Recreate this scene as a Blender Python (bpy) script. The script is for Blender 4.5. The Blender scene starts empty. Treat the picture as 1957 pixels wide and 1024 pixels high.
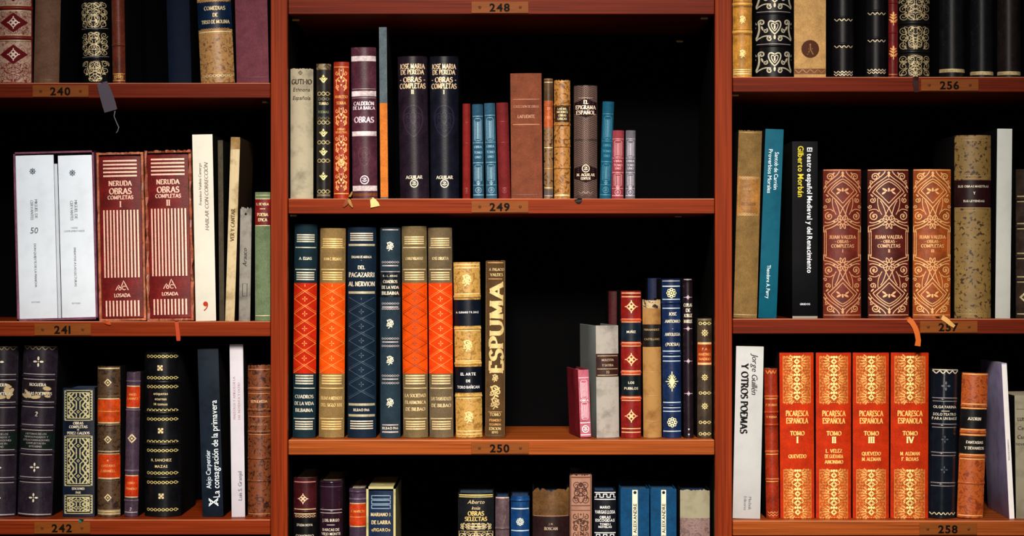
import bpy, math, random
from mathutils import Vector, Matrix

# ---------------------------------------------------------------- camera, light, exposure
S = 0.00068          # metres per photograph pixel in the plane of the shelf fronts
D = 4500.0           # camera distance in the same units
scene = bpy.context.scene
COL = scene.collection

cam_data = bpy.data.cameras.new('camera')
cam = bpy.data.objects.new('camera', cam_data); COL.objects.link(cam)
cam.location = (0, -D * S, 0); cam.rotation_euler = (math.pi / 2, 0, 0)
cam_data.sensor_width = 36.0; cam_data.lens = 36.0 * D / 1957.0
cam_data.clip_start = 0.05; cam_data.clip_end = 50
scene.camera = cam

world = bpy.data.worlds.new('world'); scene.world = world; world.use_nodes = True
wb = world.node_tree.nodes['Background']
wb.inputs[0].default_value = (0.75, 0.85, 1.0, 1); wb.inputs[1].default_value = 0.035

def lamp_aim(ob, target):
    d = Vector(target) - ob.location
    ob.rotation_euler = d.to_track_quat('-Z', 'Y').to_euler()

ld = bpy.data.lights.new('reading_room_lamp', 'SPOT')
ld.energy = 850; ld.color = (1.0, 0.915, 0.80); ld.shadow_soft_size = 0.30
ld.spot_size = math.radians(33.5); ld.spot_blend = 1.0
lo = bpy.data.objects.new('reading_room_lamp', ld); COL.objects.link(lo)
lo.location = (-0.05, -2.95, 1.45); lamp_aim(lo, (0.02, 0, -0.27))

ad = bpy.data.lights.new('ceiling_light', 'AREA')
ad.energy = 20; ad.color = (0.80, 0.88, 1.0); ad.shape = 'RECTANGLE'; ad.size = 2.2; ad.size_y = 0.9
ao = bpy.data.objects.new('ceiling_light', ad); COL.objects.link(ao)
ao.location = (-0.3, -2.1, 2.0); lamp_aim(ao, (0, 0, 0.0))

dd = bpy.data.lights.new('spine_glint_light', 'POINT')          # unseen point light added to put highlight streaks on glossy spines
dd.energy = 55; dd.color = (1.0, 0.93, 0.84); dd.shadow_soft_size = 0.07
do = bpy.data.objects.new('spine_glint_light', dd); COL.objects.link(do)
do.location = (0.50, -3.70, -0.05)

vs = scene.view_settings
vs.view_transform = 'Standard'; vs.look = 'None'; vs.gamma = 1.0; vs.use_curve_mapping = False
vs.exposure = 0.0

# ---------------------------------------------------------------- small helpers
def lin(c):
    out = []
    for v in c[:3]:
        v = v / 255.0
        out.append(v / 12.92 if v <= 0.04045 else ((v + 0.055) / 1.055) ** 2.4)
    t = min(max((max(out) * .4 + sum(out) * .2 - 0.40) / 0.42, 0), 1); t = t * t * (3 - 2 * t)
    f = 0.64 + 0.46 * t                      # paper stays bright, dyed leather and cloth are deep
    return tuple(min(v * f, 0.92) for v in out) + (1.0,)

def mk(name, verts, faces, mats, parent=None, smooth=None, idx=None):
    me = bpy.data.meshes.new(name)
    me.from_pydata(verts, [], faces)
    if not isinstance(mats, (list, tuple)): mats = [mats]
    for m in mats: me.materials.append(m)
    if idx: me.polygons.foreach_set('material_index', idx)
    if smooth is not None:
        me.shade_smooth(); me.set_sharp_from_angle(angle=math.radians(smooth))
    me.update()
    o = bpy.data.objects.new(name, me); COL.objects.link(o)
    if parent: o.parent = parent
    return o

def tag(o, label, cat, group=None, kind=None):
    o['label'] = label; o['category'] = cat
    if group: o['group'] = group
    if kind: o['kind'] = kind
    return o

# ---------------------------------------------------------------- materials
MATS = {}
def _new(name):
    m = bpy.data.materials.new(name); m.use_nodes = True
    nt = m.node_tree
    return m, nt, nt.nodes['Principled BSDF']

def _noise(nt, co, scale, detail=4, rough=0.6, dist=0.0):
    n = nt.nodes.new('ShaderNodeTexNoise'); n.inputs['Scale'].default_value = scale
    n.inputs['Detail'].default_value = detail; n.inputs['Roughness'].default_value = rough
    n.inputs['Distortion'].default_value = dist
    nt.links.new(co, n.inputs['Vector']); return n.outputs['Fac']

def _ramp(nt, fac, stops):
    r = nt.nodes.new('ShaderNodeValToRGB')
    el = r.color_ramp.elements
    while len(el) < len(stops): el.new(0.5)
    for e, (p, c) in zip(el, stops): e.position = p; e.color = c
    nt.links.new(fac, r.inputs[0]); return r.outputs[0]

def _mul(c, f): return (min(c[0] * f, 1), min(c[1] * f, 1), min(c[2] * f, 1), 1)

def _bump(nt, bsdf, h, strength, dist=0.0006):
    b = nt.nodes.new('ShaderNodeBump'); b.inputs['Strength'].default_value = strength
    b.inputs['Distance'].default_value = dist
    nt.links.new(h, b.inputs['Height']); nt.links.new(b.outputs[0], bsdf.inputs['Normal'])

def _coord(nt, scale=None):
    t = nt.nodes.new('ShaderNodeTexCoord')
    if not scale: return t.outputs['Object']
    m = nt.nodes.new('ShaderNodeMapping'); m.inputs['Scale'].default_value = scale
    nt.links.new(t.outputs['Object'], m.inputs[0]); return m.outputs[0]

def _mix(nt, fac, a, b):
    m = nt.nodes.new('ShaderNodeMix'); m.data_type = 'RGBA'
    nt.links.new(fac, m.inputs[0])
    for s, v in ((6, a), (7, b)):
        if isinstance(v, tuple): m.inputs[s].default_value = v
        else: nt.links.new(v, m.inputs[s])
    return m.outputs[2]

def mat(kind, rgb=(128, 128, 128), rgb2=None, p=1.0):
    key = (kind, tuple(rgb), tuple(rgb2) if rgb2 else None, p)
    if key in MATS: return MATS[key]
    m, nt, bs = _new(kind)
    c = lin(rgb); L = nt.links
    if kind in ('leather', 'worn'):
        co = _coord(nt)
        f = _noise(nt, co, 55, 6, 0.65)
        g = _noise(nt, co, 420, 3, 0.6)
        base = _ramp(nt, f, [(0.30, _mul(c, 0.50)), (0.50, c), (0.72, _mul(c, 1.6))])
        k = _ramp(nt, g, [(0.3, (0.75, 0.75, 0.75, 1)), (0.7, (1.2, 1.2, 1.2, 1))])
        mm = nt.nodes.new('ShaderNodeMix'); mm.data_type = 'RGBA'; mm.blend_type = 'MULTIPLY'
        mm.inputs[0].default_value = 1.0
        L.new(base, mm.inputs[6]); L.new(k, mm.inputs[7]); out = mm.outputs[2]
        if kind == 'worn':
            w = _noise(nt, _coord(nt, (1.0, 1.0, 0.45)), 130, 6, 0.7, 1.2)
            wf = _ramp(nt, w, [(0.60, (0, 0, 0, 1)), (0.68, (1, 1, 1, 1))])
            out = _mix(nt, wf, out, lin(rgb2) if rgb2 else _mul(c, 2.2))
        L.new(out, bs.inputs['Base Color'])
        bs.inputs['Roughness'].default_value = 0.34
        bs.inputs['Specular IOR Level'].default_value = 0.28
        _bump(nt, bs, _noise(nt, co, 900, 3), 0.22)
    elif kind == 'cloth':
        co = _coord(nt)
        f = _noise(nt, co, 60, 5, 0.6)
        out = _ramp(nt, f, [(0.3, _mul(c, 0.72)), (0.52, c), (0.75, _mul(c, 1.28))])
        g = _noise(nt, _coord(nt, (1, 1, 0.35)), 1500, 2)
        k = _ramp(nt, g, [(0.3, (0.72, 0.72, 0.72, 1)), (0.7, (1.22, 1.22, 1.22, 1))])
        mm = nt.nodes.new('ShaderNodeMix'); mm.data_type = 'RGBA'; mm.blend_type = 'MULTIPLY'
        mm.inputs[0].default_value = 1.0
        L.new(out, mm.inputs[6]); L.new(k, mm.inputs[7])
        L.new(mm.outputs[2], bs.inputs['Base Color'])
        bs.inputs['Roughness'].default_value = 0.7
        bs.inputs['Specular IOR Level'].default_value = 0.1
        _bump(nt, bs, g, 0.3)
    elif kind == 'paper':
        co = _coord(nt)
        f = _noise(nt, co, 45, 5, 0.6)
        d = lin(rgb2) if rgb2 else _mul(c, 0.93)
        out = _ramp(nt, f, [(0.32, d), (0.52, c), (0.75, _mul(c, 1.03))])
        L.new(out, bs.inputs['Base Color'])
        bs.inputs['Roughness'].default_value = 0.6
        bs.inputs['Specular IOR Level'].default_value = 0.08
    elif kind == 'pages':
        co = _coord(nt, (900, 3, 3))
        f = _noise(nt, co, 1.0, 2)
        out = _ramp(nt, f, [(0.35, _mul(c, 0.7)), (0.65, _mul(c, 1.1))])
        L.new(out, bs.inputs['Base Color']); bs.inputs['Roughness'].default_value = 0.8
    elif kind == 'gilt':
        f = _noise(nt, _coord(nt), 500, 3, 0.7)
        out = _ramp(nt, f, [(0.28, _mul(c, 0.55)), (0.5, c)])
        L.new(out, bs.inputs['Base Color'])
        bs.inputs['Metallic'].default_value = 0.25; bs.inputs['Roughness'].default_value = 0.45
    elif kind == 'foil':
        f = _noise(nt, _coord(nt), 300, 3, 0.7)
        out = _ramp(nt, f, [(0.28, _mul(c, 0.6)), (0.5, c)])
        L.new(out, bs.inputs['Base Color'])
        bs.inputs['Metallic'].default_value = 0.75; bs.inputs['Roughness'].default_value = 0.5
    elif kind == 'print':
        bs.inputs['Base Color'].default_value = c; bs.inputs['Roughness'].default_value = 0.6
        bs.inputs['Specular IOR Level'].default_value = 0.06
    elif kind == 'blind':     # blind-stamped, same leather pressed in
        bs.inputs['Base Color'].default_value = c; bs.inputs['Roughness'].default_value = 0.3
    elif kind == 'marbled':
        co = _coord(nt)
        f = _noise(nt, co, 95 * p, 6, 0.65, 2.2)
        d = lin(rgb2)
        out = _ramp(nt, f, [(0.41, d), (0.48, c), (0.56, _mul(c, 1.3)), (0.66, d)])
        L.new(out, bs.inputs['Base Color'])
        bs.inputs['Roughness'].default_value = 0.40
        _bump(nt, bs, _noise(nt, co, 700, 3), 0.15)
    elif kind == 'speckle':
        co = _coord(nt)
        f = _noise(nt, co, 240 * p, 2, 0.5, 0.4)
        g = _noise(nt, co, 50, 5, 0.6)
        base = _ramp(nt, g, [(0.3, _mul(c, 0.75)), (0.7, _mul(c, 1.2))])
        wf = _ramp(nt, f, [(0.56, (0, 0, 0, 1)), (0.64, (1, 1, 1, 1))])
        out = _mix(nt, wf, base, lin(rgb2))
        L.new(out, bs.inputs['Base Color']); bs.inputs['Roughness'].default_value = 0.5
    elif kind == 'matte':
        bs.inputs['Base Color'].default_value = c; bs.inputs['Roughness'].default_value = 0.95
        bs.inputs['Specular IOR Level'].default_value = 0.05
    elif kind == 'satin':
        bs.inputs['Base Color'].default_value = c; bs.inputs['Roughness'].default_value = 0.5
        bs.inputs['Specular IOR Level'].default_value = 0.12
    elif kind == 'gloss':
        f = _noise(nt, _coord(nt), 70, 5)
        L.new(_ramp(nt, f, [(0.3, _mul(c, .7)), (0.7, _mul(c, 1.3))]), bs.inputs['Base Color'])
        bs.inputs['Roughness'].default_value = 0.17; bs.inputs['Specular IOR Level'].default_value = 0.5
        _bump(nt, bs, _noise(nt, _coord(nt), 160, 4), 0.12)
    elif kind in ('wood_x', 'wood_z'):
        v = (5, 160, 420) if kind == 'wood_x' else (420, 160, 5)
        co = _coord(nt, v)
        f = _noise(nt, co, 1.0, 6, 0.6, 0.6)
        v2 = (2.2, 60, 95) if kind == 'wood_x' else (95, 60, 2.2)
        g = _noise(nt, _coord(nt, v2), 1.0, 4, 0.5, 0.8)
        a = _ramp(nt, f, [(0.32, _mul(c, 0.55)), (0.50, c), (0.68, _mul(c, 1.25))])
        b = _ramp(nt, g, [(0.3, (0.72, 0.66, 0.62, 1)), (0.65, (1.12, 1.12, 1.12, 1))])
        mm = nt.nodes.new('ShaderNodeMix'); mm.data_type = 'RGBA'; mm.blend_type = 'MULTIPLY'
        mm.inputs[0].default_value = 1.0
        L.new(a, mm.inputs[6]); L.new(b, mm.inputs[7])
        L.new(mm.outputs[2], bs.inputs['Base Color'])
        bs.inputs['Roughness'].default_value = 0.42
        bs.inputs['Specular IOR Level'].default_value = 0.06
        _bump(nt, bs, f, 0.12)
    elif kind == 'brass':
        f = _noise(nt, _coord(nt, (20, 100, 300)), 1.0, 4)
        out = _ramp(nt, f, [(0.3, _mul(c, 0.75)), (0.7, _mul(c, 1.15))])
        L.new(out, bs.inputs['Base Color'])
        bs.inputs['Roughness'].default_value = 0.5; bs.inputs['Specular IOR Level'].default_value = 0.12
    MATS[key] = m
    return m

# ---------------------------------------------------------------- glyphs: built-in sans outline and a drawn roman serif
SANS = {}
def _build_sans(chars, key, offset, res=2):
    cu = bpy.data.curves.new('glyph', 'FONT'); cu.resolution_u = res; cu.offset = offset; cu.fill_mode = 'FRONT'
    ob = bpy.data.objects.new('glyph', cu); COL.objects.link(ob)
    tabl = {}
    H = 1.0
    for ch in 'H' + chars:
        cu.body = ch
        dg = bpy.context.evaluated_depsgraph_get(); dg.update()
        me = bpy.data.meshes.new_from_object(ob.evaluated_get(dg))
        vs_ = [(v.co.x, v.co.y) for v in me.vertices]; fs = [tuple(p.vertices) for p in me.polygons]
        bpy.data.meshes.remove(me)
        if not vs_: continue
        x0 = min(v[0] for v in vs_); x1 = max(v[0] for v in vs_)
        if ch == 'H' and 'H' not in tabl: H = max(v[1] for v in vs_) - min(v[1] for v in vs_)
        tabl[ch] = ((x1 - x0) / H, [((x - x0) / H, y / H) for x, y in vs_], fs)
    bpy.data.objects.remove(ob); bpy.data.curves.remove(cu)
    SANS[key] = tabl

_CH = ''.join(sorted(set('ABCDEFGHIJKLMNOPQRSTUVWXYZÑÓÍÁÉabcdefghijklmnopqrstuvwxyzáéíóúñ0123456789.,-«»&()')))
_build_sans(_CH, 'sans', 0.0)
_build_sans(_CH, 'bold', 0.018)
_build_sans('0123456789', 'heavy', 0.034, 4)

def arc(cx, cy, rx, ry, a0, a1, n=10):
    return [(cx + rx * math.cos(math.radians(a0 + (a1 - a0) * i / n)), cy + ry * math.sin(math.radians(a0 + (a1 - a0) * i / n))) for i in range(n + 1)]

# serif capitals: (width, strokes) ; h marks a serif tick: b = at stroke start, e = at stroke end
SER = {
 'A': (.86, [([(.08, 0), (.43, 1)], 'b'), ([(.43, 1), (.78, 0)], 'e'), ([(.2, .34), (.66, .34)], '')]),
 'B': (.66, [([(.14, 0), (.14, 1)], 'be'), ([(.1, 1), (.3, 1)] + arc(.3, .77, .24, .23, 90, -90, 7) + [(.14, .54)], ''), ([(.3, .54)] + arc(.32, .27, .28, .27, 90, -90, 7) + [(.1, 0)], '')]),
 'C': (.76, [(arc(.45, .5, .37, .48, 50, 310, 14), '')]),
 'D': (.80, [([(.14, 0), (.14, 1)], 'be'), ([(.1, 1), (.32, 1)] + arc(.32, .5, .42, .5, 90, -90, 10) + [(.1, 0)], '')]),
 'E': (.62, [([(.14, 0), (.14, 1)], 'be'), ([(.14, 1), (.54, 1), (.54, .84)], ''), ([(.14, .52), (.42, .52)], ''), ([(.14, 0), (.58, 0), (.58, .18)], '')]),
 'F': (.58, [([(.14, 0), (.14, 1)], 'be'), ([(.14, 1), (.54, 1), (.54, .84)], ''), ([(.14, .52), (.42, .52)], '')]),
 'G': (.82, [(arc(.45, .5, .37, .48, 50, 330, 14), ''), ([(.74, .42), (.74, .08)], 'b')]),
 'H': (.84, [([(.14, 0), (.14, 1)], 'be'), ([(.70, 0), (.70, 1)], 'be'), ([(.14, .5), (.7, .5)], '')]),
 'I': (.32, [([(.16, 0), (.16, 1)], 'be')]),
 'J': (.48, [([(.30, 1), (.30, .2), (.2, .0), (.06, .03)], 'b')]),
 'K': (.78, [([(.14, 0), (.14, 1)], 'be'), ([(.62, 1), (.16, .48)], 'b'), ([(.3, .6), (.68, 0)], 'e')]),
 'L': (.60, [([(.14, 0), (.14, 1)], 'be'), ([(.14, 0), (.56, 0), (.56, .2)], '')]),
 'M': (1.0, [([(.14, 0), (.18, 1)], 'be'), ([(.18, 1), (.5, .1)], ''), ([(.5, .1), (.82, 1)], ''), ([(.82, 1), (.86, 0)], 'be')]),
 'N': (.86, [([(.14, 0), (.14, 1)], 'be'), ([(.14, 1), (.72, 0)], ''), ([(.72, 0), (.72, 1)], 'e')]),
 'O': (.86, [(arc(.43, .5, .36, .48, 90, 450, 18), '')]),
 'P': (.62, [([(.14, 0), (.14, 1)], 'be'), ([(.1, 1), (.3, 1)] + arc(.3, .74, .25, .26, 90, -90, 7) + [(.14, .48)], '')]),
 'Q': (.88, [(arc(.43, .5, .36, .48, 90, 450, 18), ''), ([(.48, .2), (.8, -.15)], '')]),
 'R': (.74, [([(.14, 0), (.14, 1)], 'be'), ([(.1, 1), (.3, 1)] + arc(.3, .75, .25, .25, 90, -90, 7) + [(.14, .5)], ''), ([(.32, .5), (.66, 0)], 'e')]),
 'S': (.58, [([(.5, .82)] + arc(.29, .75, .2, .24, 30, 250, 9) + arc(.29, .26, .23, .25, 80, -150, 9), '')]),
 'T': (.74, [([(.37, 0), (.37, 1)], 'b'), ([(.06, .82), (.06, 1), (.68, 1), (.68, .82)], '')]),
 'U': (.84, [([(.14, 1), (.14, .35)] + arc(.42, .33, .28, .32, 180, 360, 9) + [(.7, 1)], 'be')]),
 'V': (.82, [([(.08, 1), (.41, 0)], 'b'), ([(.41, 0), (.74, 1)], 'e')]),
 'X': (.80, [([(.1, 1), (.7, 0)], 'be'), ([(.68, 1), (.1, 0)], 'be')]),
 'Y': (.78, [([(.08, 1), (.39, .48)], 'b'), ([(.7, 1), (.39, .48)], 'b'), ([(.39, .48), (.39, 0)], 'e')]),
 'Z': (.68, [([(.08, .84), (.08, 1), (.6, 1), (.06, 0), (.62, 0), (.62, .18)], '')]),
 '.': (.22, [([(.07, .05), (.17, .05)], '')]),
 '-': (.4, [([(.05, .45), (.35, .45)], '')]),
 '2': (.58, [(arc(.28, .74, .22, .24, 160, -40, 9) + [(.06, .02), (.54, .02)], '')]),
}
SER['Ñ'] = (SER['N'][0], SER['N'][1] + [([(.25, 1.16), (.36, 1.24), (.48, 1.17), (.6, 1.25)], '')])
SER['Ó'] = (SER['O'][0], SER['O'][1] + [([(.4, 1.12), (.55, 1.28)], '')])
SER['Í'] = (SER['I'][0], SER['I'][1] + [([(.14, 1.12), (.28, 1.28)], '')])

def ribbon(pts, w, closed=False):
    """flat ribbon along a 2-D polyline; w is a number or a function of the direction angle"""
    P = [pts[0]]
    for q in pts[1:]:
        if (q[0] - P[-1][0]) ** 2 + (q[1] - P[-1][1]) ** 2 > 1e-8: P.append(q)
    n = len(P)
    if n < 2: return [], []
    V, F = [], []
    for i in range(n):
        a = P[i - 1] if i > 0 else P[i]; b = P[i + 1] if i < n - 1 else P[i]
        dx, dy = b[0] - a[0], b[1] - a[1]; l = math.hypot(dx, dy) or 1e-9
        ww = (w(math.atan2(dy, dx)) if callable(w) else w) * 0.5
        nx, ny = -dy / l * ww, dx / l * ww
        V += [(P[i][0] + nx, P[i][1] + ny), (P[i][0] - nx, P[i][1] - ny)]
    for i in range(n - 1): F.append((2 * i, 2 * i + 1, 2 * i + 3, 2 * i + 2))
    return V, F

def nib(a, t=.075, T=.20): return t + (T - t) * abs(math.sin(a - math.radians(22)))

def dense(pts, step=0.1):
    out = []
    for a, b in zip(pts, pts[1:]):
        n = max(1, int(math.hypot(b[0] - a[0], b[1] - a[1]) / step))
        out += [(a[0] + (b[0] - a[0]) * i / n, a[1] + (b[1] - a[1]) * i / n) for i in range(n)]
    return out + [pts[-1]]

def serif_glyph(ch, wt=1.0, fine=False):
    adv, strokes = SER[ch]
    V, F = [], []
    def add(v, f):
        b = len(V); V.extend(v); F.extend(tuple(i + b for i in q) for q in f)
    for pts, ticks in strokes:
        add(*ribbon(dense(pts) if fine else pts, lambda a: nib(a) * wt))
        for side, p in (('b', pts[0]), ('e', pts[-1])):
            if side in ticks:
                y = p[1] + (0.03 if p[1] < .5 else -0.03)
                add(*ribbon([(p[0] - .15, y), (p[0] + .15, y)], .075 * wt))
    return adv, V, F
SERG = {k: serif_glyph(k, 1.15) for k in SER}
SERF = {k: serif_glyph(k, 1.25, True) for k in SER}

def text2d(s, h, font='serif', maxw=None, italic=0.0, space=0.10):
    """text centred on (0,0): x to the right, y up, cap height h"""
    V, F, x = [], [], 0.0
    for ch in s:
        if ch == ' ': x += 0.36; continue
        if font == 'serif' and ch in SERG: adv, v, f = (SERF if h > 11.5 else SERG)[ch]; gap = 0.04
        else:
            t = SANS['sans' if font in ('serif', 'sans') else font]
            if ch not in t: continue
            adv, v, f = t[ch]; gap = space
        b = len(V)
        V += [(x + p[0] + italic * p[1], p[1]) for p in v]; F += [tuple(i + b for i in q) for q in f]
        x += adv + gap
    w = max(x - 0.05, 0.01)
    sx = h
    if maxw and maxw < 0: sx = -maxw / w          # stretched to fill
    elif maxw and w * h > maxw: sx = maxw / w
    return [((p[0] - w / 2) * sx, (p[1] - 0.5) * h) for p in V], F

# ---------------------------------------------------------------- ornaments (2-D, y up, in photograph pixels)
def ell(cx, cy, rx, ry, n=10, rot=0.0):
    c, s = math.cos(rot), math.sin(rot)
    return [(cx + rx * math.cos(t) * c - ry * math.sin(t) * s, cy + rx * math.cos(t) * s + ry * math.sin(t) * c) for t in [2 * math.pi * i / n for i in range(n)]]
def ring(cx, cy, r, n=14): return [(cx + r * math.cos(2 * math.pi * i / n), cy + r * math.sin(2 * math.pi * i / n)) for i in range(n + 1)]
def spiral(cx, cy, r, a0, turns=1.4, d=1, n=None):
    n = n or max(8, int(turns * 11)); out = []
    for i in range(n + 1):
        t = i / n; rr = r * (1 - 0.82 * t); a = a0 + d * turns * 2 * math.pi * t
        out.append((cx + rr * math.cos(a), cy + rr * math.sin(a)))
    return out
def bez(p0, p1, p2, p3=None, n=9):
    out = []
    for i in range(n + 1):
        t = i / n; m = 1 - t
        if p3 is None:
            out.append((m*m*p0[0]+2*m*t*p1[0]+t*t*p2[0], m*m*p0[1]+2*m*t*p1[1]+t*t*p2[1]))
        else:
            out.append((m**3*p0[0]+3*m*m*t*p1[0]+3*m*t*t*p2[0]+t**3*p3[0], m**3*p0[1]+3*m*m*t*p1[1]+3*m*t*t*p2[1]+t**3*p3[1]))
    return out
def mir(items):
    out = list(items)
    for it in items:
        if it[0] == 's': out.append(('s', [(-x, y) for x, y in it[1]], it[2]))
        else: out.append(('f', [(-x, y) for x, y in it[1]][::-1]))
    return out
def flip(items):
    out = []
    for it in items:
        if it[0] == 's': out.append(('s', [(x, -y) for x, y in it[1]], it[2]))
        else: out.append(('f', [(x, -y) for x, y in it[1]][::-1]))
    return out
def shift(items, dx, dy):
    return [(it[0], [(x + dx, y + dy) for x, y in it[1]]) + tuple(it[2:]) for it in items]
def scl(items, k):
    return [(it[0], [(x * k, y * k) for x, y in it[1]]) + ((it[2] * k,) if it[0] == 's' else ()) for it in items]

def orn(kind, r):
    """ornament of half-size r"""
    it = []
    if kind == 'cross':      # four petals
        for a in range(4):
            t = a * math.pi / 2
            it.append(('f', ell(math.cos(t) * r * .62, math.sin(t) * r * .62, r * .38, r * .2, 8, t)))
        it.append(('f', ell(0, 0, r * .12, r * .12, 6)))
    elif kind == 'diamond':
        it.append(('s', [(-r, 0), (0, r * 1.05), (r, 0), (0, -r * 1.05), (-r, 0), (0, r * 1.05)], r * .42))
        it.append(('f', ell(0, 0, r * .3, r * .3, 8)))
    elif kind == 'rosette':
        for a in range(8):
            t = a * math.pi / 4
            it.append(('f', ell(math.cos(t) * r * .68, math.sin(t) * r * .68, r * .32, r * .2, 8, t)))
        it.append(('s', ring(0, 0, r * .25), r * .18))
    elif kind == 'wheel':
        it.append(('s', ring(0, 0, r * .5), r * .2))
        for a in range(8):
            t = a * math.pi / 4
            it.append(('s', ring(math.cos(t) * r * .75, math.sin(t) * r * .75, r * .26, 8), r * .16))
        it.append(('f', ell(0, 0, r * .22, r * .22, 8)))
    elif kind == 'palmette':
        it += mir([('s', [(0, -r), (r * .5, -r * .35), (r * .95, r * .1)], r * .34), ('s', [(0, -r * .3), (r * .5, r * .25)], r * .3)])
        it.append(('f', [(-r * .3, r * .55), (0, r * .2), (r * .3, r * .55), (0, r)]))
    elif kind == 'flower':
        it += [('s', spiral(-r * .1, r * .35, r * .5, 0, 1.3), r * .2), ('s', spiral(r * .35, -r * .1, r * .38, 2.2, 1.2, -1), r * .18),
               ('s', spiral(-r * .45, -r * .2, r * .36, 3.8, 1.2), r * .18), ('s', bez((0, 0), (r * .1, -r * .6), (-r * .35, -r)), r * .16),
               ('f', ell(r * .45, r * .4, r * .24, r * .15, 8, .7)), ('f', ell(-r * .5, r * .55, r * .22, r * .14, 8, 2.3)), ('f', ell(r * .25, -r * .6, r * .28, r * .14, 8, -.6))]
    elif kind == 'sun':
        it.append(('f', [(-r * .33, 0), (0, -r * .62), (r * .33, 0), (0, r * .62)]))
        for i in range(16):
            t = i * math.pi / 8; e = 1.0 if i % 4 == 0 else .72
            a = (math.cos(t) * r * .3, math.sin(t) * r * .5); b = (math.cos(t) * r * .62 * e, math.sin(t) * r * e)
            it.append(('s', [a, b], r * .09)); it.append(('f', ell(b[0], b[1], r * .06, r * .06, 6)))
    elif kind == 'quat':
        for a in range(4):
            t = a * math.pi / 2
            it.append(('s', ring(math.cos(t) * r * .42, math.sin(t) * r * .42, r * .26, 10), r * .16))
            it.append(('f', ell(math.cos(t) * r * .86, math.sin(t) * r * .86, r * .2, r * .1, 6, t)))
            it.append(('f', ell(math.cos(t + .785) * r * .5, math.sin(t + .785) * r * .5, r * .14, r * .14, 6)))
        it.append(('f', ell(0, 0, r * .2, r * .2, 8)))
    elif kind == 'medal':
        it += [('s', ring(0, 0, r * .9, 20), r * .22), ('s', bez((-r * .45, r * .3), (0, r * .55), (r * .4, r * .25)), r * .16),
               ('s', bez((-r * .5, -.1 * r), (0, -r * .6), (r * .5, -r * .05)), r * .2), ('s', bez((-r * .2, r * .1), (r * .1, -r * .1), (r * .2, r * .3)), r * .2)]
    elif kind == 'disc':
        it.append(('f', ell(0, 0, r, r, 22)))
    elif kind == 'walker':   # small striding figure
        it += [('f', ell(0, r * .62, r * .13, r * .14, 8)), ('s', [(0, r * .5), (.02 * r, -.02 * r), (r * .42, -r * .75)], r * .14),
               ('s', [(.02 * r, 0), (-r * .4, -r * .75)], r * .14), ('s', [(0, r * .35), (r * .3, 0)], r * .1), ('s', [(0, r * .35), (-r * .26, 0)], r * .1)]
    elif kind == 'square':
        for dx, dy in ((-.5, .5), (.5, .5), (-.5, -.5), (.5, -.5), (0, 0)):
            it.append(('f', [(dx * r - r * .34, dy * r - r * .34), (dx * r + r * .34, dy * r - r * .34), (dx * r + r * .34, dy * r + r * .34), (dx * r - r * .34, dy * r + r * .34)]))
    elif kind == 'plant':
        it.append(('s', [(0, -r), (0, r)], r * .12)); it.append(('f', ell(0, r * .8, r * .14, r * .28, 8)))
        for k, y in enumerate((-.35, .05, .4)):
            it += mir([('f', ell(r * (.36 - .08 * k), r * (y + .12), r * .34, r * .13, 8, .6))])
        it += mir([('s', bez((0, -r * .4), (r * .5, -r * .7), (r * .35, -r * .25)), r * .1)])
    elif kind == 'heart':    # tooled panel, heart among scrolls; r = half height
        it += mir([('s', bez((0, -r * .35), (r * .75, r * .25), (r * .6, r * 1.05), (r * .02, r * .62), 12), r * .11),
                   ('s', bez((0, -r * .1), (r * .42, r * .3), (r * .32, r * .72), (r * .02, r * .45), 9), r * .07),
                   ('s', spiral(r * 1.05, r * .62, r * .26, 0, 1.2, 1), r * .12), ('s', bez((r * 1.28, r * .62), (r * 1.1, -.1 * r), (r * 1.5, -r * .8), n=10), r * .15),
                   ('s', bez((r * 1.45, -r * .85), (r * .9, -r * .35), (r * .3, -r * .55)), r * .1), ('s', spiral(r * .42, -r * .72, r * .24, 1.5, 1.2, -1), r * .1),
                   ('s', spiral(r * .75, -r * .05, r * .2, 2, 1.2, 1), r * .09), ('s', spiral(r * 1.65, r * .45, r * .22, 3, 1.2, -1), r * .1),
                   ('s', bez((r * 1.5, r * .25), (r * 1.8, -r * .1), (r * 1.55, -r * .6)), r * .1), ('f', ell(r * 1.0, r * .15, r * .2, r * .08, 8, 1.2))])
        it += [('f', ell(0, r * .25, r * .08, r * .22, 8)), ('f', ell(0, -r * .6, r * .1, r * .2, 8))]
    elif kind == 'peaks':
        it += [('s', [(-r, -r * .6), (-r * .55, r * .2), (-r * .2, -r * .3), (r * .25, r * .9), (r, -r * .6)], r * .13),
               ('s', ring(-r * .35, -r * .35, r * .22, 10), r * .11), ('s', arc(.35 * r, -r * .25, r * .3, r * .3, 40, 320, 8), r * .11)]
    elif kind == 'comma':
        it += [('f', ell(0, r * .45, r * .52, r * .52, 12)), ('s', bez((r * .42, r * .5), (r * .5, -r * .4), (-r * .35, -r * .95)), r * .22)]
    elif kind == 'crossed':
        for k in (-1, 1):
            it += [('s', [(-r, -r * .8 * k), (r, r * .8 * k)], r * .16), ('s', [(-r, -r * .4 * k), (r, r * .4 * k)], r * .1)]
        it += [('s', [(-r, -r * .8), (-r * .6, 0), (-r, r * .8)], r * .12), ('s', [(r, -r * .8), (r * .6, 0), (r, r * .8)], r * .12)]
    elif kind == 'roundel':
        it += [('s', ring(0, 0, r * .6, 14), r * .2)] + [('f', ell(r * math.cos(a) * .85, r * math.sin(a) * .85, r * .14, r * .14, 6)) for a in [i * .785 for i in range(8)]] + [('f', ell(0, 0, r * .26, r * .26, 8))]
    elif kind == 'crest':    # embossed shield
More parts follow.
